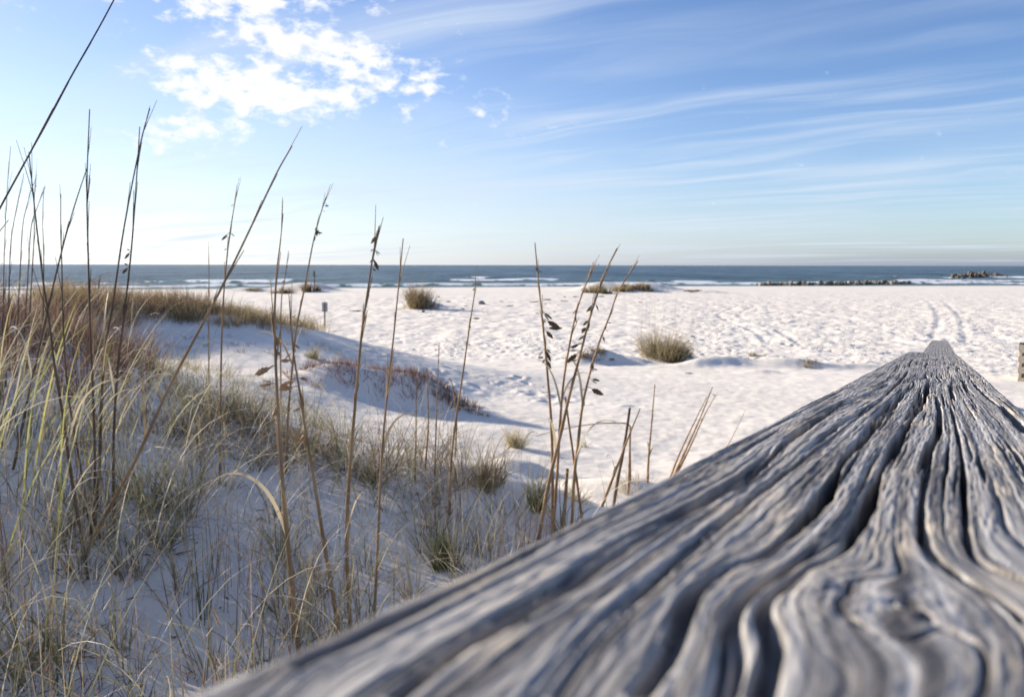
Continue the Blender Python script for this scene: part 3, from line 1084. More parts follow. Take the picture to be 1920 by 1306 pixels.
B = Blades()
c = scatter(135, (-4.0, 1.3, 1.2, 5.6), FORE, fore_dens)
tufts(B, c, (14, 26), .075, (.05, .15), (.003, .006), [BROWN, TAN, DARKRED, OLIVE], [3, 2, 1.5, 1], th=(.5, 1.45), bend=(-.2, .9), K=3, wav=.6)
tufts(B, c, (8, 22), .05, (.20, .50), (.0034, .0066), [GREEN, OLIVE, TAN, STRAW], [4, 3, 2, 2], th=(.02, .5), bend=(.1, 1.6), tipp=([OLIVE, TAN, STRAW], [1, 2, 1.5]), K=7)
c = scatter(60, (-4.0, 1.3, 1.2, 5.6), FORE, fore_dens)
tufts(B, c, (5, 12), .06, (.45, .80), (.0028, .0055), [GREEN, OLIVE], [3, 3], th=(.03, .45), bend=(.0, .9), tipp=([OLIVE, TAN, STRAW], [2, 2, 1]), K=7)
c = scatter(1100, (-4.2, 1.4, 1.2, 5.8), FORE, fore_dens)
N = len(c)
B.add(c, U(0, 6.28, N), U(.12, .42, N), U(.1, 1.1, N), U(.2, 2.2, N), U(.0016, .0030, N), pick([TAN, OLIVE, BROWN, STRAW], [2, 2, 2, 1.5], N), None, 6, 1.5, .5)
c = scatter(300, (-4.0, .9, 1.2, 5.4), FORE, fore_dens)
N = len(c)
B.add(c, U(-1.2, 1.6, N), U(.45, .95, N), U(.25, .75, N), U(1.2, 3.0, N), U(.0024, .0042, N), pick([STRAW, TAN], [4, 1], N), None, 11, 2.6, .25)
B.build("dune_grass", kind='stuff', label='green and straw coloured grass filling the shaded hollow', category='grass')

# --- broken reddish stems of dead beach plants in the hollow
B = Blades()
c = scatter(150, (-3.6, .6, 1.4, 5.2), FORE, lambda x, y: np.clip(.5 + .9 * pnoise(x * 1.1 + 9, y * 1.1, 207), .05, 1))
tufts(B, c, (3, 8), .05, (.22, .55), (.0025, .0042), [RED, BROWN, TAN], [3, 2, 1], th=(.0, .25), bend=(-.2, .3), tipp=([TAN, STRAW], [1, 1]), K=5, wav=.5)
# short side twigs up the stems
cc = np.repeat(c, 9, 0)
N = len(cc)
cc = cc + np.stack([U(-.05, .05, N), U(-.05, .05, N), U(.08, .42, N)], -1)
B.add(cc, U(0, 6.28, N), U(.03, .09, N), U(.2, .9, N), U(-.3, .3, N), U(.002, .0038, N), pick([RED, TAN, STRAW], [2, 2, 1], N), None, 3)
c = scatter(520, (-3.8, .6, 1.4, 5.6), FORE)
N = len(c)
B.add(c + np.array([0, 0, .004]), U(0, 6.28, N), U(.012, .05, N), U(1.35, 1.6, N), U(-.2, .3, N), U(.004, .011, N), pick([BROWN, TAN, DARKRED], [2, 1, 2], N), None, 2)
B.build("dead_beach_stems", kind='stuff', label='thin reddish dead plant stems among the foreground grass', category='dead stems')

# --- grass along the crest of the near ridge
rid = catmull(np.array([(-7, 10.5), (-5.5, 9.4), (-3.95, 8.2), (-2.6, 7.2), (-1.5, 6.3), (-.6, 5.7), (.1, 5.2)]) * S, 400)
B = Blades()
i = RNG.integers(90, 400, 72)
c = np.zeros((72, 3))
c[:, :2] = rid[i] + RNG.normal(0, .17, (72, 2)) + np.array([-.05, -.10])
c[:, 2] = ground(c[:, 0], c[:, 1])
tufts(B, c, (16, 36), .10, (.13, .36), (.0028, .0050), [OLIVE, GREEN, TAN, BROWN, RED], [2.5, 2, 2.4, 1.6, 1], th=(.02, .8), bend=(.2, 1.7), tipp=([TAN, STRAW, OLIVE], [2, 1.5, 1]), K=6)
i = RNG.integers(60, 380, 420)
c = np.zeros((420, 3))
c[:, :2] = rid[i] + RNG.normal(0, .26, (420, 2))
c[:, 2] = ground(c[:, 0], c[:, 1])
B.add(c, U(0, 6.28, 420), U(.25, .55, 420), U(.05, .5, 420), U(.3, 2.4, 420), U(.002, .0035, 420), pick([TAN, OLIVE, BROWN, STRAW], [2, 1, 2, 1], 420), None, 9, 2.2, .3)
# dark matted runners at the foot of the ridge
c = scatter(1500, (-2.9, -.3, 3.6, 6.2), [(280, 770), (460, 770), (640, 850), (900, 910), (930, 960), (700, 930), (480, 870), (320, 850)])
N = len(c)
B.add(c, U(0, 6.28, N), U(.10, .26, N), U(.8, 1.5, N), U(-.4, .8, N), U(.002, .004, N), pick([BROWN, RED, OLIVE], [4, 1.5, 1], N), None, 5, 1.4, .8)
B.build("ridge_grass", kind='stuff', label='fine olive grass along the crest of the nearest sand ridge', category='grass')

# --- thick brown brush on the left shoulder
B = Blades()
BR = [(-500, 420), (60, 500), (170, 560), (260, 640), (280, 730), (190, 750), (60, 735), (-500, 800)]
c = scatter(170, (-8.0, -2.5, 3.8, 8.6), BR)
tufts(B, c, (30, 52), .17, (.20, .50), (.003, .0058), [BROWN, RED, DARKRED, TAN], [2.5, 4, 5, .8], th=(.0, .55), bend=(.0, 1.3), tipp=([TAN, BROWN, RED], [1, 2, 2]), K=6, wav=.4)
c = scatter(220, (-8.0, -2.5, 3.8, 8.6), BR)
N = len(c)
B.add(c, U(-.8, .9, N), U(.6, 1.15, N), U(.05, .4, N), U(.3, 2.0, N), U(.003, .0055, N), pick([STRAW, TAN, RED, BROWN], [.7, 1.5, 2, 2], N), None, 9, 2.2, .25)
B.build("brown_brush", kind='stuff', label='tangled red brown brush on the dune shoulder at the left edge', category='brush')

# --- tall yellow green blades rising at the left edge
B = Blades()
c = scatter(62, (-3.6, -1.4, 2.5, 4.6), [(-200, 830), (40, 800), (200, 850), (230, 1000), (120, 1080), (-250, 1080)])
N = len(c)
B.add(c, RNG.normal(.1, .45, N), U(.65, 1.15, N), U(.08, .42, N), U(.05, .9, N), U(.005, .0095, N), pick([LIME, OLIVE, STRAW], [4, 1.5, 2], N), pick([STRAW, LIME], [2, 1], N), 10, 2.4, .06)
c = scatter(40, (-3.6, -1.2, 2.3, 4.8), [(-250, 830), (60, 800), (330, 880), (330, 1100), (120, 1150), (-250, 1100)])
N = len(c)
B.add(c, RNG.normal(.2, .5, N), U(.8, 1.25, N), U(.15, .45, N), U(1.6, 2.9, N), U(.0035, .006, N), pick([STRAW, LIME], [3, 1], N), pick([STRAW], [1], N), 12, 3.0, .08)
B.build("tall_yellow_grass", kind='stuff', label='long yellow green grass blades leaning right at the left edge', category='grass')

# --- golden grass on the second dune
B = Blades()
G4 = [(60, 560), (150, 545), (330, 552), (470, 580), (560, 600), (650, 622), (560, 632), (430, 618), (300, 606), (200, 615), (140, 640), (60, 650)]
c = scatter(460, (-13.5, -2.6, 10.5, 19.5), G4)
c = c[RNG.random(len(c)) < .35 + .65 * sstep(-c[:, 0], 3.6, 6.5)]
tufts(B, c, (34, 54), .22, (.18, .42), (.006, .010), [GOLD, TAN, BROWN, OLIVE], [2.5, 3, 1.8, 1.0], th=(.0, .6), bend=(.0, 1.0), tipp=([TAN, GOLD, BROWN], [2, 2, 1]), K=4)
c2 = scatter(60, (-12, -5, 12, 18), [(130, 545), (420, 560), (420, 600), (130, 610)])
tufts(B, c2, (20, 40), .3, (.3, .55), (.005, .009), [RED, BROWN], [1, 2], th=(.0, .4), bend=(.0, .6), tipp=([BROWN, TAN], [1, 1]), K=4)
B.build("golden_dune_grass", kind='stuff', label='dry golden brown grass covering the second dune crest', category='grass')

# --- sparse sprigs over the lit sand between the dunes
B = Blades()
c = scatter(44, (-5, -1.6, 6.5, 12), [(230, 655), (420, 690), (520, 730), (640, 800), (560, 830), (430, 790), (300, 730), (240, 720)])
tufts(B, c, (14, 30), .10, (.10, .30), (.003, .0055), [OLIVE, TAN, GREEN], [2, 2, 1.4], th=(.0, .7), bend=(.0, 1.4), tipp=([TAN, STRAW], [1, 1]), K=5)
c = scatter(46, (-7, -1, 11.5, 15.5), [(250, 618), (560, 640), (700, 660), (700, 690), (420, 660), (250, 650)])
tufts(B, c, (6, 12), .09, (.06, .17), (.005, .008), [OLIVE, TAN, BROWN], [2, 2, 1.4], th=(.0, .7), bend=(.0, 1.0), K=4)
B.build("sparse_sprigs", kind='stuff', label='scattered sprigs of grass on the sand behind the ridge', category='grass')


# --- red ground shrubs on the hump
B = Blades()
hp = []
for mx_, my_, mh, ra, rb, rot in MOUNDS[:4]:
    n = 22
    hp.append(np.stack([RNG.normal(mx_, ra * .7, n), RNG.normal(my_ - .06, rb * .8, n), np.zeros(n)], -1))
hp.append(np.stack([RNG.normal(-.75, .22, 18), RNG.normal(11.45, .12, 18), np.zeros(18)], -1))
c = np.concatenate(hp)
c[:, 2] = ground(c[:, 0], c[:, 1])
tufts(B, c, (16, 34), .10, (.07, .20), (.005, .009), [RED, BROWN], [4, 1.5], th=(.0, 1.0), bend=(-.3, .9), tipp=([RED, TAN], [2, 1]), K=4, wav=.6)
B.build("red_shrub_cover", kind='stuff', label='low dark red shrubs growing over the rounded sand hump', category='shrubs')


# ------------------------------------------------------------------ grass clumps that stand alone
def clump(label, px, py, wpx, hpx, n, pals, wts, tipp=None, fan=.6, stems=0, stem_h=1.6, group=None, name="grass_clump", curl=.9):
    p, dpt = hit(px, py)
    p, dpt = p[0], float(dpt[0])
    W, Hh = wpx * dpt / F_PX, hpx * dpt / F_PX
    e = empty(name, tuple(float(v) for v in p), label=label, category="grass", group=group)
    B = Blades()
    wmin = max(.0030, .62 * dpt / F_PX)
    # several crowns of unequal height grown together
    k_ = int(RNG.integers(6, 11))
    ca_, cr_ = U(0, 6.28, k_), np.sqrt(U(0, 1, k_)) * .85
    chh = U(.5, 1.12, k_)
    wi = RNG.choice(k_, n, p=RNG.dirichlet(np.full(k_, 2.5)))
    X0 = cr_[wi] * np.cos(ca_[wi]) + RNG.normal(0, .20, n)
    Y0 = cr_[wi] * np.sin(ca_[wi]) + RNG.normal(0, .20, n)
    r = np.clip(np.hypot(X0, Y0), 0, 1.35)
    a = np.arctan2(Y0, X0)
    base = p + np.stack([X0 * W * .36, Y0 * W * .30, np.zeros(n)], -1)
    base[:, 2] = ground(base[:, 0], base[:, 1]) - .01
    hs = Hh * U(.45, 1.05, n) * chh[wi] * (1 - .25 * r ** 2)
    B.add(base, a + RNG.normal(0, .8, n), hs, np.abs(RNG.normal(0, .22, n)) + fan * r * .6, U(.0, curl, n), U(.8, 1.5, n) * wmin, pick(pals, wts, n), None if tipp is None else pick(*tipp, n), 6)
    B.build("blades", e, kind="stuff")
    if stems:
        Bs = Blades()
        a = U(0, 6.28, stems)
        r = np.sqrt(U(0, 1, stems))
        base = p + np.stack([r * np.cos(a) * W * .42, r * np.sin(a) * W * .3, np.zeros(stems)], -1)
        base[:, 2] = ground(base[:, 0], base[:, 1])
        Bs.add(base, U(0, 6.28, stems), Hh * U(.9, stem_h, stems), U(.0, .12, stems), U(.0, .25, stems), U(.6, .9, stems) * wmin, pick([TAN, STRAW], [1, 1], stems), None, 5, root=1)
        Bs.build("flower_stems", e, kind="stuff")
    return e


clump("large bushy grass clump on its own sand mound in the open beach", 787, 577, 84, 58, 1000, [BROWN, OLIVE, TAN, GOLD], [3, 2, 2, 1], ([TAN, BROWN], [2, 2]), .55, 10, 1.35)
clump("rounded olive grass clump with tall thin stems on the sand flat", 1238, 672, 112, 78, 1300, [OLIVE, TAN, BROWN, GREEN], [3, 2, 2, 1.4], ([TAN, STRAW], [2, 1]), .8, 34, 1.9)
clump("small dark clump at the foot of the rounded olive clump", 1284, 668, 34, 22, 220, [BROWN, GREEN], [2, 1.5], None, .9)
clump("brown grass on the left one of two low mounds near the sea", 1112, 549, 64, 24, 620, [BROWN, OLIVE, GOLD], [2, 2, 1], ([TAN], [1]), .6)
clump("dark green tuft between the two low mounds near the sea", 1136, 551, 28, 17, 260, [GREEN, BROWN], [2, 1], None, .6)
clump("golden grass capping the right mound near the sea", 1168, 544, 58, 18, 560, [GOLD, TAN, BROWN], [2, 2, 1], None, .6)
clump("tawny grass on the long tail of the right mound near the sea", 1200, 545, 66, 19, 600, [TAN, BROWN, OLIVE], [2, 2, 1], None, .7)
clump("thin grass patch right of the mounds beside the shore", 1298, 546, 44, 8, 240, [BROWN, OLIVE], [1, 1], None, 1.1)
clump("pale low grass left of the marker pole by the shore", 478, 546, 56, 9, 300, [TAN, OLIVE], [1, 1], None, 1.0)
clump("brown grass on the low dune left of the marker pole", 533, 550, 64, 19, 520, [BROWN, TAN, OLIVE], [2, 1, 1], None, .7)
clump("dense dark brown grass beside the marker pole", 584, 547, 48, 23, 560, [BROWN, GOLD], [3, 1], None, .5)
clump("light green tuft standing behind the red shrub hump", 588, 672, 26, 36, 150, [OLIVE, LIME, GREEN], [2, 1, 1], ([STRAW, TAN], [1, 1]), .6)
clump("dark sprawling grass on the small mound left of the olive clump", 1108, 664, 74, 17, 420, [BROWN, OLIVE, TAN], [3, 1, 1], None, 1.2)
clump("thin brown grass on the left low sand ridge by the railing", 1415, 668, 56, 12, 240, [BROWN, TAN, GOLD], [1, 2, 1], None, 1.1)
clump("thin brown grass on the right low sand ridge by the railing", 1518, 682, 56, 12, 240, [BROWN, TAN, GOLD], [1, 2, 1], None, 1.1)
clump("bright sunlit round grass tuft on the sand", 968, 838, 66, 58, 420, [STRAW, GOLD, OLIVE], [2, 2, 2], ([STRAW], [1]), .75, curl=1.3)
clump("tall grass tuft with dark base on the ridge end", 905, 915, 84, 92, 300, [OLIVE, TAN, BROWN], [2, 2, 1.4], ([TAN, STRAW], [1, 1]), .5, 9, 1.5, curl=1.2)
clump("upright green tuft left of the stalk cluster", 1005, 955, 44, 130, 190, [GREEN, LIME, OLIVE], [2, 1, 2], ([STRAW, OLIVE], [1, 1]), .22, curl=.7)
clump("dark green upright tuft in the shade near the rail", 842, 1068, 74, 170, 230, [GREEN], [1], ([GREEN, OLIVE], [2, 1]), .38, 3, 1.2, curl=.8)
clump("curled pale grass at the foot of the stalk cluster", 1078, 935, 84, 64, 150, [STRAW, TAN], [2, 1], None, .9, curl=2.2)
clump("curled pale grass behind the rail right of the stalk cluster", 1195, 915, 120, 62, 130, [STRAW, TAN], [2, 1], None, 1.0, curl=2.2)
clump("small green sprout on the lit sand near the stalk cluster", 1100, 838, 30, 22, 46, [OLIVE, GREEN], [1, 1], None, .9)


# ------------------------------------------------------------------ sea oat stalks
t = NT("dry_stalk")
ca = t.node('ShaderNodeAttribute', attribute_name='tint').outputs['Color']
tcn = t.node('ShaderNodeTexCoord')
mpn = t.node('ShaderNodeMapping', {'Vector': tcn.outputs['Object'], 'Scale': (400.0, 400.0, 14.0)})
fn_ = t.noise(mpn.outputs[0], 1.0, 3, 0.6)
cc_ = t.node('ShaderNodeMix', {0: t.ramp(fn_, .3, .7), 6: ca, 7: (0.42, 0.31, 0.19, 1)}, data_type='RGBA', blend_type='MIX')
cm = t.mix(0.88, cc_.outputs[2], ca)
pp = t.node('ShaderNodeBsdfPrincipled', {'Base Color': cm, 'Roughness': 0.85, 'Specular IOR Level': 0.1})
M_STALK = t.surf(pp.outputs[0])


def tube(pts, rad, col, sides=6):
    pts = np.asarray(pts, float)
    n = len(pts)
    tg = np.gradient(pts, axis=0)
    tg /= np.linalg.norm(tg, axis=1)[:, None]
    ref = np.array([0.3, 1.0, 0.2])
    a = np.cross(tg, ref)
    a /= np.linalg.norm(a, axis=1)[:, None]
    b = np.cross(tg, a)
    an = np.arange(sides) * 2 * np.pi / sides
    ring = a[:, None] * np.cos(an)[None, :, None] + b[:, None] * np.sin(an)[None, :, None]
    co = (pts[:, None] + ring * np.asarray(rad)[:, None, None]).reshape(-1, 3)
    i = np.arange(n - 1)[:, None] * sides
    j = np.arange(sides)[None]
    k = (np.arange(sides)[None] + 1) % sides
    f = np.stack([i + j, i + k, i + sides + k, i + sides + j], -1).reshape(-1, 4)
    return co, f, np.repeat(np.asarray(col), sides, 0)


def merge(parts):
    co, fa, cl, n = [], [], [], 0
    for c, f, k in parts:
        co.append(c)
        fa.append(f + n)
        cl.append(k)
        n += len(c)
    return np.concatenate(co), np.concatenate(fa), np.concatenate(cl)


def tint_mesh(name, parts, origin, mat, parent):
    co, fa, cl = merge(parts)
    me = bpy.data.meshes.new(name)
    fill_mesh(me, co - origin, fa, True)
    attr_col(me, 'tint', cl)
    return obj(name, me, mat, parent)


def spikelet_mesh(seed, tan):
    """flat oval seed spikelet with a toothed edge on a short stalklet; length 1 along +Z"""
    rg = np.random.default_rng(seed)
    parts = []
    s = np.linspace(0, .34, 4)
    parts.append(tube(np.stack([.03 * np.sin(s * 8), 0 * s, s], -1), np.full(4, .022), np.tile((.30, .22, .13), (4, 1)), 3))
    n = 9
    s = np.linspace(0, 1, n)
    w = .155 * np.sin(np.pi * np.clip(s * .94 + .06, 0, 1)) ** .75 * (1 - .25 * s)
    z = .32 + .68 * s
    tooth = np.where(np.arange(n) % 2 == 0, 1.12, .86)
    th = .05 * np.sin(np.pi * np.clip(s + .05, 0, 1)) + .006
    rows = []
    for k in range(n):
        rows += [(-w[k] * tooth[k], 0, z[k] + .03 * (k % 2)), (0, -th[k], z[k]), (w[k] * tooth[(k + 1) % n], 0, z[k] + .03 * ((k + 1) % 2)), (0, th[k], z[k])]
    co = np.array(rows) + rg.normal(0, .006, (4 * n, 3))
    f = []
    for k in range(n - 1):
        for q_ in range(4):
            f.append((4 * k + q_, 4 * k + (q_ + 1) % 4, 4 * k + 4 + (q_ + 1) % 4, 4 * k + 4 + q_))
    base = np.array((.46, .31, .18) if tan else (.17, .115, .07))
    col = base * rg.uniform(.7, 1.3, (4 * n, 1))
    parts.append((co, np.array(f), col))
    co, fa, cl = merge(parts)
    me = bpy.data.meshes.new("spikelet")
    fill_mesh(me, co, fa, False)
    attr_col(me, 'tint', cl)
    me.materials.append(M_GRASS)
    return me


SPK = {False: [spikelet_mesh(s_, False) for s_ in range(4)], True: [spikelet_mesh(s_, True) for s_ in range(4)]}


def stalk(label, pts, wpx, seeds=(), dof=None, lean=0.0, tan=False, plume=10, broken=False, group=None, dark=False, wtip=.36):
    """a sea oat stalk rooted where its foot meets the sand; pts run from the foot to the tip"""
    pts = np.array(pts, float)
    if dof is None:
        p0, dp = hit(pts[0, 0], pts[0, 1])
        D0 = float(dp[0])
    else:
        D0 = dof
    n = 30
    pp_ = catmull(pts, n)
    f = np.linspace(0, 1, n)
    dep = D0 + lean * f
    P3 = CAMP + ray(pp_[:, 0], pp_[:, 1]) * dep[:, None]
    foot = P3[0].copy()
    g0 = float(ground(foot[0], foot[1]))
    if foot[2] > g0 + .005:              # carry the stem on down to the sand
        d = P3[0] - P3[2]
        d /= np.linalg.norm(d)
        if d[2] > -.6:
            d[2] = -.6
            d /= np.linalg.norm(d)
        q_ = P3[0].copy()
        ext = [q_.copy()]
        while q_[2] > float(ground(q_[0], q_[1])) - .03 and len(ext) < 90:
            q_ = q_ + d * .03
            ext.append(q_.copy())
        P3 = np.concatenate([np.array(ext[::-1])[:-1], P3])
        foot = P3[0].copy()
    m_ = len(P3)
    ff_ = np.linspace(0, 1, m_)
    rb_ = 1.2 * wpx * D0 / F_PX / 2
    rad = rb_ * (1 - (1 - wtip) * ff_ ** 1.2)
    if broken:
        rad = rb_ * (1 - .2 * ff_)
    for kn in (.12, .27, .43, .60):
        rad = rad * (1 + .22 * np.exp(-((ff_ - kn) / .012) ** 2)) * np.where(ff_ > kn, .965, 1)
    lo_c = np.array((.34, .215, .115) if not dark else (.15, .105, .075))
    hi_c = np.array((.24, .165, .10) if not dark else (.060, .045, .036))  # dark variant has the backlit shade painted into its stem colour
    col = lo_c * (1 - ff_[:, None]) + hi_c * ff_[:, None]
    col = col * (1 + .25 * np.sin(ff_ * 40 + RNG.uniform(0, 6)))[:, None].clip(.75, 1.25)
    e = empty("sea_oat_stalk", tuple(foot), label=label, category="sea oats", group=group)
    tint_mesh("stem", [tube(P3, rad, col)], foot, M_STALK, e)
    if plume:
        parts = []
        for k in range(plume):
            i0 = int(m_ * RNG.uniform(.45, .93))
            L_ = RNG.uniform(.10, .24) * (P3[-1] - P3[0])[2] * (.35 + .3 * RNG.random())
            tdir = P3[min(i0 + 2, m_ - 1)] - P3[i0 - 1]
            tdir /= np.linalg.norm(tdir)
            dv = tdir + RNG.normal(0, .07, 3)
            s = np.linspace(0, 1, 4)
            q_ = P3[i0] + s[:, None] * dv * L_ + np.outer(s ** 2, RNG.normal(0, .02, 3)) * L_
            parts.append(tube(q_, rad[i0] * .6 * (1 - .6 * s) + .0004, np.tile(hi_c, (4, 1)), 3))
        tint_mesh("panicle", parts, foot, M_STALK, e)["kind"] = "stuff"
    if wpx >= 4.4 and not broken and plume:
        for k in range(2):
            i0 = int(m_ * RNG.uniform(.08, .42))
            BL = Blades()
            az_ = np.array([RNG.uniform(-1.2, 1.4) if k == 0 else RNG.uniform(1.8, 4.4)])
            LL = (P3[-1] - P3[0])[2] * RNG.uniform(.16, .30)
            BL.add(P3[i0][None], az_, np.array([LL]), np.array([RNG.uniform(.15, .4)]), np.array([RNG.uniform(1.3, 3.0)]), np.array([rb_ * 1.5]), pick([STRAW, TAN], [2, 1], 1), None, 11, 2.4, .3, root=1)
            BL.build("leaf", e)
    qx, qy = project(P3)
    more = [(a + RNG.uniform(-7, 7), b + RNG.uniform(-9, 5), l * RNG.uniform(.55, .9)) for a, b, l in seeds if l >= 11 and RNG.random() < .7]
    for k, (sx_, sy_, ln) in enumerate(list(seeds) + more):
        j = int(np.argmin((qx - sx_) ** 2 + (qy - sy_) ** 2 + 400 * (qy > sy_)))
        target = CAMP + ray(sx_, sy_) * ((P3[j] - CAMP) @ (-R_NP[:, 2]))
        v = target - P3[j]
        Lr = ln * D0 / F_PX * .95
        dn = np.linalg.norm(v)
        if dn < .3 * Lr:
            v = v + np.array([RNG.uniform(-.5, .8), RNG.uniform(-.4, .4), RNG.uniform(-.9, .3)]) * Lr * .5
        v /= np.linalg.norm(v)
        Lr = max(Lr, dn * 1.5) if dn < 2.2 * Lr else dn + Lr * .4
        o = obj("spikelet", random.choice(SPK[tan]), None, e)
        rot = Vector(v).to_track_quat('Z', 'Y').to_matrix().to_4x4() @ Matrix.Rotation(RNG.uniform(0, 3.1), 4, 'Z')
        o.matrix_local = Matrix.Translation(Vector(P3[j] - foot)) @ rot @ Matrix.Diagonal((Lr * 1.0, Lr * 1.0, Lr, 1))
    return e


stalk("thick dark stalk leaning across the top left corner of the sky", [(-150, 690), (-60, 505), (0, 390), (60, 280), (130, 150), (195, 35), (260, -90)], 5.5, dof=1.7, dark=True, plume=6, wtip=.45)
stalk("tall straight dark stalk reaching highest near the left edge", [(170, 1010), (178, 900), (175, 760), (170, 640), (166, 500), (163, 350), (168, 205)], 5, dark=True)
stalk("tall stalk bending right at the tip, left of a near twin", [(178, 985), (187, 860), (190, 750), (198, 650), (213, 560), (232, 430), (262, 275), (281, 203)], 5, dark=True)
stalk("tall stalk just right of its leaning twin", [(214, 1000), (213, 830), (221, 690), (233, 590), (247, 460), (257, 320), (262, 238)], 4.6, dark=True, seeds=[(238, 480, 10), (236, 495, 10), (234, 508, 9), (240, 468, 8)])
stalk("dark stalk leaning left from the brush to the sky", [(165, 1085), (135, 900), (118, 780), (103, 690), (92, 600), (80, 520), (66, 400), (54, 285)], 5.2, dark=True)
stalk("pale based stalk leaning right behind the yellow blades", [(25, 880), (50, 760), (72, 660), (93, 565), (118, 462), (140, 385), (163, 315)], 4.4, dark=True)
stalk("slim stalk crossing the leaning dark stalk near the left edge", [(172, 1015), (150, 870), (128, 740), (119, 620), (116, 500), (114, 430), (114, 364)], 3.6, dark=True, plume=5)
stalk("long diagonal stalk leaning far to the right", [(155, 1050), (200, 962), (260, 850), (320, 720), (388, 592), (430, 510), (490, 385), (520, 322), (548, 273)], 6.5, plume=8)
stalk("stalk with two dark seeds right of the long diagonal stalk", [(412, 905), (413, 800), (415, 660), (419, 560), (428, 460), (437, 400), (444, 360)], 4, seeds=[(434, 438, 12), (417, 449, 6), (424, 467, 8), (438, 384, 7)])
stalk("thick pale brown stalk with tan spikelets rising from beside the rail", [(562, 1235), (556, 1180), (541, 1030), (531, 920), (523, 800), (517, 680), (515, 590), (519, 510), (525, 460), (531, 400)], 9, seeds=[(520, 645, 22), (491, 696, 26), (509, 720, 34), (513, 775, 22), (520, 660, 18)], tan=True, wtip=.15)
stalk("slender stalk with dark seeds at two heights left of the sign", [(536, 890), (540, 780), (549, 680), (556, 615), (573, 530), (587, 455), (600, 405), (611, 370)], 4.4, seeds=[(594, 438, 14), (590, 447, 13), (598, 436, 12), (592, 432, 9), (606, 386, 11), (608, 396, 8), (612, 383, 9)])
stalk("short seeded stalk behind the slender stalk left of the sign", [(527, 760), (526, 640), (528, 560), (534, 525), (541, 470)], 3, seeds=[(536, 519, 12), (533, 530, 9), (538, 500, 8), (531, 528, 9)], plume=6)
stalk("tan stalk leaning left with big papery spikelets", [(640, 1215), (632, 1160), (613, 1050), (592, 920), (575, 820), (563, 740), (553, 680), (546, 620), (543, 565)], 8, seeds=[(534, 676, 26), (535, 728, 34), (551, 650, 22), (546, 612, 24), (558, 650, 18), (557, 710, 26), (566, 748, 20), (557, 768, 14), (556, 822, 20), (570, 826, 20), (543, 603, 16)], tan=True, wtip=.25)
stalk("tall tan stalk with a drooping dark seed head against the sky", [(660, 1190), (654, 1130), (650, 1000), (656, 880), (664, 780), (672, 690), (680, 610), (692, 530), (701, 470), (711, 424)], 7.5, seeds=[(706, 446, 14), (704, 456, 15), (703, 468, 18), (706, 474, 16), (699, 467, 10), (702, 490, 15), (706, 499, 13), (702, 506, 11)])
stalk("plain straight stalk right of the drooping seed head", [(700, 1190), (704, 1110), (710, 980), (716, 850), (728, 720), (738, 630), (747, 540), (756, 447)], 5.5, plume=7)
stalk("thin stalk with a single dark seed at middle height above the ridge", [(843, 965), (845, 880), (853, 800), (865, 720), (875, 650), (882, 600), (889, 555), (892, 524)], 4.2, seeds=[(894, 597, 14), (882, 613, 8), (889, 541, 9), (880, 646, 8), (894, 532, 7)])
stalk("leftmost stalk of the seeded cluster by the rail", [(1036, 1000), (1036, 900), (1034, 800), (1028, 720), (1021, 640), (1014, 570), (1008, 510), (1003, 456)], 5.5, seeds=[(1006, 504, 11), (1011, 509, 8), (1029, 593, 14), (1018, 602, 12), (1031, 628, 16), (1028, 657, 17), (1027, 667, 14), (1014, 670, 14), (1020, 676, 14), (1030, 684, 14), (1050, 615, 12)])
stalk("second stalk of the seeded cluster, nearly bare", [(1036, 1005), (1044, 900), (1050, 800), (1056, 720), (1069, 640), (1082, 580), (1096, 540), (1111, 504)], 5, seeds=[(1080, 600, 8), (1076, 586, 7)], plume=14)
stalk("tallest stalk of the seeded cluster with hanging seed heads", [(1010, 1010), (1028, 910), (1050, 818), (1068, 740), (1084, 680), (1098, 625), (1114, 570), (1133, 515), (1157, 465)], 6.2, seeds=[(1101, 602, 20), (1104, 610, 18), (1096, 618, 18), (1089, 634, 16), (1120, 577, 15), (1105, 582, 12), (1074, 657, 18), (1085, 672, 20), (1072, 672, 18), (1083, 680, 16), (1078, 650, 14)])
stalk("rightmost long stalk of the seeded cluster, leaning right", [(1072, 1000), (1076, 900), (1084, 830), (1092, 760), (1106, 700), (1124, 640), (1142, 595), (1160, 545), (1196, 489)], 5.4, seeds=[(1136, 614, 12), (1131, 634, 15), (1110, 682, 18), (1112, 690, 18), (1118, 712, 18), (1121, 735, 13), (1092, 760, 14), (1138, 620, 10)])
stalk("bent brown stalk inside the seeded cluster", [(1096, 1005), (1082, 905), (1073, 840), (1066, 790), (1060, 745)], 4.6, broken=True, plume=0)
stalk("thick cut stem at the foot of the seeded cluster", [(1052, 1010), (1058, 960), (1062, 905), (1064, 878)], 7, broken=True, plume=0)
stalk("dark broken stem right of the seeded cluster", [(1150, 950), (1158, 900), (1168, 850), (1176, 800), (1181, 764)], 5.6, broken=True, plume=3, dark=True)
stalk("upright short stem beside the dark broken stem", [(1178, 925), (1180, 870), (1182, 800)], 4.4, broken=True, plume=3)
stalk("leaning thin stem crossing the dark broken stem", [(1128, 950), (1155, 880), (1180, 815), (1200, 766)], 5, plume=4)
stalk("fallen stem lying level between the cluster and the broken stem", [(1182, 905), (1181, 830), (1180, 797), (1150, 793), (1110, 795), (1060, 803), (1005, 817)], 3.2, plume=0, lean=.15)
stalk("single upright stem right of the broken stems", [(1214, 905), (1216, 860), (1222, 790), (1228, 720)], 4.4, plume=9)
stalk("leftmost of the three leaning stems above the rail edge", [(1255, 900), (1272, 855), (1300, 795), (1325, 745)], 3.6, plume=5)
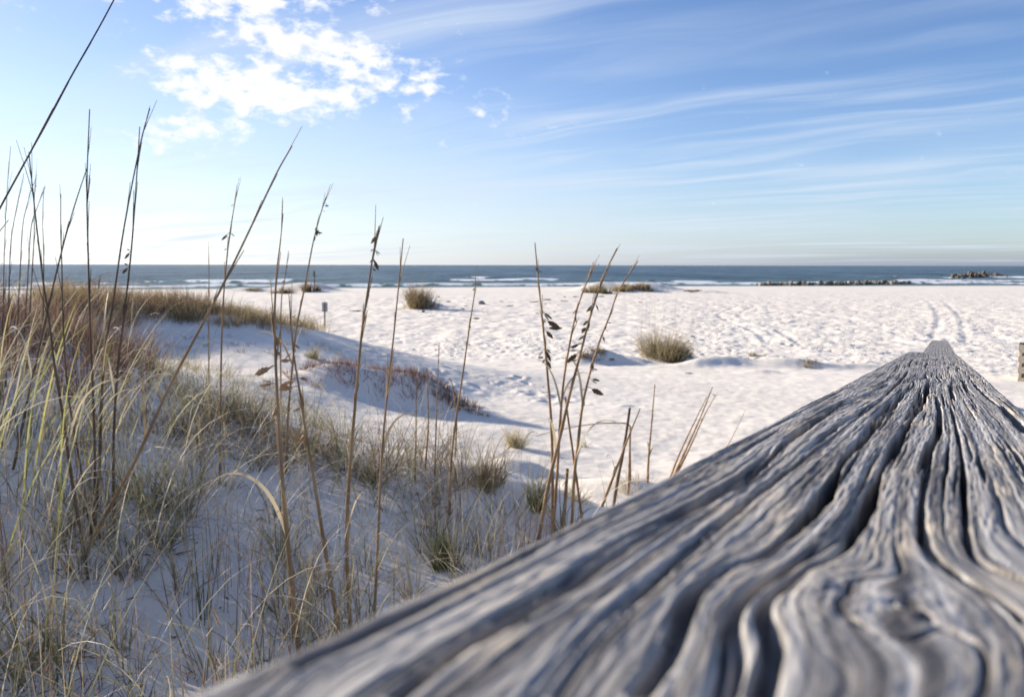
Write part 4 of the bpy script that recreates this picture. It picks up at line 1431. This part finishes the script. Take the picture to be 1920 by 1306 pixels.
stalk("middle of the three leaning stems above the rail edge", [(1262, 895), (1285, 845), (1312, 785), (1336, 725)], 4.2, plume=6, seeds=[(1339, 740, 8)])
stalk("rightmost of the three leaning stems above the rail edge", [(1266, 895), (1295, 835), (1320, 780), (1341, 742)], 3.2, plume=4)
stalk("lone hairlike stem on the smooth sand by the rail", [(1345, 868), (1370, 825), (1398, 768)], 1.8, plume=0)
stalk("thin grey stem above the ridge left of the bare pair", [(778, 900), (780, 810), (780, 740), (782, 690)], 3.2, plume=4)
stalk("left one of the bare pair of stems above the ridge", [(797, 880), (803, 800), (802, 740), (800, 690)], 3.4, plume=3)
stalk("right one of the bare pair of stems above the ridge", [(815, 890), (818, 780), (821, 700), (823, 640)], 2.6, plume=3)
stalk("curved stem hooked over at its tip above the ridge", [(853, 860), (856, 790), (850, 730), (843, 710), (836, 722)], 3.0, plume=0)
stalk("slim stem left of the seeded stalk near the golden grass", [(392, 720), (391, 600), (392, 520), (391, 462)], 2.4, plume=4)
for k, (x0, y0, x1, y1, x2, y2, lb) in enumerate([
    (4, 640, 8, 480, 20, 275, "faint thin stem at the very left edge of the sky"),
    (14, 640, 20, 460, 45, 325, "faint thin stem second from the left edge"),
    (30, 640, 42, 430, 62, 345, "faint thin stem third from the left edge"),
    (44, 640, 58, 430, 85, 350, "faint thin stem leaning right behind the dark leaning stalk"),
    (80, 660, 82, 480, 82, 352, "faint upright stem behind the dark leaning stalk"),
    (52, 640, 64, 440, 68, 322, "faint stem with small dark buds near the left edge"),
    (190, 620, 184, 560, 189, 516, "short dark stem in front of the golden dune grass")]):
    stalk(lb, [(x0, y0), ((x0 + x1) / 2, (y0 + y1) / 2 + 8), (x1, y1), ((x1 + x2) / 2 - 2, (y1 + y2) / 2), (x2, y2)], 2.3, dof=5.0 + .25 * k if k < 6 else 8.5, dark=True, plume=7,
          seeds=[(67, 337, 6), (65, 347, 5)] if k == 5 else ())


# ------------------------------------------------------------------ rocks, driftwood and other small things
def rock_mesh(name, seed, flat=.75, sub=2):
    import bmesh
    bm_ = bmesh.new()
    bmesh.ops.create_icosphere(bm_, subdivisions=sub, radius=.5)
    rg = np.random.default_rng(seed)
    planes = rg.normal(0, 1, (9, 3))
    planes /= np.linalg.norm(planes, axis=1)[:, None]
    offs = rg.uniform(.27, .42, 9)
    for v in bm_.verts:
        p = np.array(v.co)
        for nrm, of in zip(planes, offs):
            d = p @ nrm - of
            if d > 0:
                p = p - nrm * d
        p = p * (1 + rg.normal(0, .025))
        p[2] *= flat
        v.co = p
    me = bpy.data.meshes.new(name)
    bm_.to_mesh(me)
    bm_.free()
    return me


M_ROCK = simple_mat("granite", (.24, .205, .17), .9, .45, 3.0, .05)
M_ROCK_D = simple_mat("dark_granite", (.12, .105, .09), .85, .5, 3.0, .05)
ROCKS = []
for s_ in range(6):
    me = rock_mesh("rock", 300 + s_)
    me.materials.append(M_ROCK)
    ROCKS.append(me)
ROCKS_D = []
for s_ in range(5):
    me = rock_mesh("rock", 320 + s_)
    me.materials.append(M_ROCK_D)
    ROCKS_D.append(me)


def jetty(label, px0, px1, D0, D1, n, size, height, meshes, profile):
    a = CAMP + ray(px0, 530) * D0
    b = CAMP + ray(px1, 530) * D1
    mid = (a + b) / 2
    e = empty("rock_jetty", (float(mid[0]), float(mid[1]), 0), label=label, category="jetty")
    for k in range(n):
        f = (k + RNG.random()) / n
        h_ = height * profile(f)
        lay = RNG.random()
        p = a + (b - a) * f
        sc = size * (.45 + 1.1 * RNG.random() ** 2)
        o = obj("rock", meshes[k % len(meshes)], None, e)
        o.location = (p[0] - mid[0] + RNG.normal(0, .3) * size, p[1] - mid[1] + RNG.normal(0, 1.1) * size * (1.3 - lay), max(.1, h_ * lay))
        o.rotation_euler = (RNG.uniform(0, 6), RNG.uniform(0, 6), RNG.uniform(0, 6))
        o.scale = (sc, sc * RNG.uniform(.7, 1), sc * RNG.uniform(.6, .95))
    return e


jetty("long low jetty of tan boulders at the water's edge", 1425, 1700, 166, 182, 170, 1.15, .55, ROCKS + ROCKS_D[:2], lambda f: .25 + .75 * math.sin(math.pi * min(1, f * .62 + .2)) ** 1.5 * (1 if f < .9 else .5))
jetty("dark rock heap standing in the surf at the far right", 1792, 1882, 270, 300, 80, 2.0, 2.0, ROCKS_D, lambda f: max(.15, math.sin(math.pi * (f * .85 + .1)) ** .9 * (1 if f < .6 else .75)))

M_STONE = simple_mat("beach_stone", (.20, .20, .215), .85, .35, 4.0, .03)
M_WEED = simple_mat("seaweed", (.035, .030, .028), .8, .5, 9.0, .04)
M_DRIFT = simple_mat("driftwood", (.13, .105, .085), .85, .4, 7.0, .03)
DEB = {}
for kname, mat_, fl in (("beach_stone", M_STONE, .75), ("seaweed_clump", M_WEED, .5), ("driftwood", M_DRIFT, .5)):
    DEB[kname] = []
    for s_ in range(3):
        me = rock_mesh(kname, 400 + s_ + len(kname), fl, 2)
        me.materials.append(mat_)
        DEB[kname].append(me)


def debris(kind, px, py, wpx, hpx, label, cat, group=None):
    p, dp = hit(px, py)
    p, dp = p[0], float(dp[0])
    o = obj(kind, random.choice(DEB[kind]), label=label, category=cat, group=group)
    w = wpx * dp / F_PX
    h = hpx * dp / F_PX * 1.5
    o.location = (p[0], p[1], p[2] + h * .12)
    o.rotation_euler = (RNG.uniform(-.1, .1), RNG.uniform(-.1, .1), RNG.uniform(-.4, .4))
    o.scale = (w * 1.15, w * RNG.uniform(.7, 1.0), h)


debris("beach_stone", 904, 570, 15, 9, "largest rounded grey stone on the open beach", "stone")
debris("beach_stone", 793, 585, 7, 6, "small grey stone just in front of the large bushy clump", "stone")
debris("driftwood", 664, 583, 29, 3, "long flat driftwood log left of the large bushy clump", "driftwood")
debris("driftwood", 1002, 566, 18, 3, "flat dark driftwood, lower left one of two lying close together", "driftwood")
debris("driftwood", 1024, 562, 17, 3, "flat dark driftwood, upper right one of two lying close together", "driftwood")
debris("driftwood", 1057, 565, 17, 3, "flat dark driftwood in the middle of the beach", "driftwood")
debris("driftwood", 1126, 556, 14, 3, "flat dark driftwood just below the left shore mound", "driftwood")
debris("seaweed_clump", 956, 574, 13, 4, "broad black seaweed clump right of the largest stone", "seaweed")
debris("seaweed_clump", 841, 566, 9, 4, "black seaweed clump left of the largest stone", "seaweed")
debris("seaweed_clump", 1079, 557, 11, 4, "black seaweed clump below the left shore mound", "seaweed")
debris("driftwood", 1290, 700, 14, 3, "dark flat driftwood on the sand right of the stalk cluster", "driftwood")
debris("driftwood", 1146, 674, 13, 4, "dark driftwood stub on the small mound by the olive clump", "driftwood")
for (a, b, w_, h_) in ((823, 557, 5, 3), (878, 563, 4, 3), (873, 574, 6, 3), (868, 580, 6, 4), (1023, 570, 6, 3), (1039, 585, 4, 3), (1200, 567, 4, 4), (1007, 588, 7, 3), (1059, 557, 6, 3), (939, 565, 7, 2)):
    debris("seaweed_clump", a, b, w_, h_, "small black scrap of seaweed lying on the open beach", "seaweed", "small seaweed scraps on the beach")

# sign and marker pole
M_POST = simple_mat("grey_post", (.16, .14, .125), .85, .3, 20)
M_PANEL = simple_mat("sign_panel", (.36, .37, .40), .5, .1, 6)


def box_mesh(name, sx_, sy_, sz_, bev=.01):
    import bmesh
    bm_ = bmesh.new()
    bmesh.ops.create_cube(bm_, size=1)
    bmesh.ops.scale(bm_, vec=(sx_, sy_, sz_), verts=bm_.verts)
    bmesh.ops.bevel(bm_, geom=list(bm_.edges), offset=bev, segments=1, affect='EDGES')
    me = bpy.data.meshes.new(name)
    bm_.to_mesh(me)
    bm_.free()
    return me


def part(name, me, mat, parent, loc, rot=(0, 0, 0)):
    o = obj(name, me, mat, parent)
    o.location = loc
    o.rotation_euler = rot
    return o


p, dp = hit(609, 613)
p, dp = p[0], float(dp[0])
hh_ = 47 * dp / F_PX
e = empty("beach_sign", tuple(p), label="small grey notice board on a post, seen from behind, at the dune end", category="sign")
e.rotation_euler = (0, .02, .15)
part("post", box_mesh("post", .075, .075, hh_ + .5, .008), M_POST, e, (0, 0, hh_ / 2 - .25))
part("panel", box_mesh("panel", 10.5 * dp / F_PX, .015, 17 * dp / F_PX, .004), M_PANEL, e, (0, .05, hh_ - 9.5 * dp / F_PX))
p, dp = hit(590, 541)
p, dp = p[0], float(dp[0])
hh_ = 33 * dp / F_PX
e = empty("marker_pole", tuple(p), label="thin dark marker pole with a small plate on the shore mound", category="pole")
part("pole", box_mesh("pole", .11, .11, hh_ + .4, .02), M_POST, e, (0, 0, hh_ / 2 - .2))
part("plate", box_mesh("plate", .26, .03, .7, .01), M_POST, e, (0, -.075, hh_ - .36))

# slatted timber bin enclosure at the right edge
p, dp = hit(1909, 714)
p, dp = p[0], float(dp[0])
M_NEWWOOD = simple_mat("pale_timber", (.58, .49, .37), .75, .2, 14, .01)
M_GAP_BLACK = simple_mat("gap_black", (.012, .012, .014), .5, .2, 5)
k_ = dp / F_PX
Hb = 68 * k_
e = empty("slatted_bin", tuple(p), label="pale slatted timber bin enclosure cut off by the right edge", category="bin")
e.rotation_euler = (0, -.03, -.58)
Wb = .95
for (ax, ay) in ((0, 0), (Wb, 0), (0, Wb), (Wb, Wb)):
    part("post", box_mesh("post", .075, .075, Hb + .3, .006), M_NEWWOOD, e, (ax + .037, ay, Hb / 2 - .15))
for k in range(4):
    zc = Hb - (6 + 20.5 * k) * k_
    sh_ = 11.5 * k_
    part("slat", box_mesh("slat", Wb + .12, .022, sh_, .004), M_NEWWOOD, e, (Wb / 2 + .037, -.05, zc))
    part("slat", box_mesh("slat", Wb + .12, .022, sh_, .004), M_NEWWOOD, e, (Wb / 2 + .037, Wb + .05, zc))
    part("slat", box_mesh("slat", .022, Wb + .06, sh_, .004), M_NEWWOOD, e, (-.012, Wb / 2, zc))
    part("slat", box_mesh("slat", .022, Wb + .06, sh_, .004), M_NEWWOOD, e, (Wb + .086, Wb / 2, zc))
part("gap_fill", box_mesh("gap_fill", Wb * .86, Wb * .86, Hb * .97, .03), M_GAP_BLACK, e, (Wb / 2 + .037, Wb / 2, Hb * .47))  # black box added inside so the gaps between slats look shaded

# a far boat on the horizon
q_ = CAMP + ray(1123, 497) * 5200
e = empty("sailing_boat", (float(q_[0]), float(q_[1]), 0), label="tiny sailing boat far off on the horizon", category="boat")
M_HULL = simple_mat("hull_paint", (.25, .26, .28), .5, .1, 1)
hull = [(-7, 0, 2.2), (-6, -1.6, 2.2), (3, -1.8, 2.2), (8, 0, 2.6), (3, 1.8, 2.2), (-6, 1.6, 2.2), (-5, 0, -.6), (-5, -.9, -.4), (3, -.9, -.4), (5.5, 0, -.2), (3, .9, -.4), (-5, .9, -.4)]
me = bpy.data.meshes.new("hull")
me.from_pydata(hull, [], [(0, 1, 2, 3, 4, 5)] + [(i, i + 6, (i + 1) % 6 + 6, (i + 1) % 6) for i in range(6)] + [(11, 10, 9, 8, 7, 6)])
obj("hull", me, M_HULL, e)
part("mast", box_mesh("mast", .5, .5, 17, .1), M_HULL, e, (0, 0, 10.5))
me = bpy.data.meshes.new("sail")
me.from_pydata([(-.4, .05, 4), (-6, .2, 4.5), (-.4, .05, 17.5), (-.4, -.05, 4), (-6, .1, 4.5), (-.4, -.05, 17.5)], [], [(0, 1, 2), (5, 4, 3), (0, 3, 4, 1), (1, 4, 5, 2), (2, 5, 3, 0)])
obj("sail", me, M_PANEL, e)
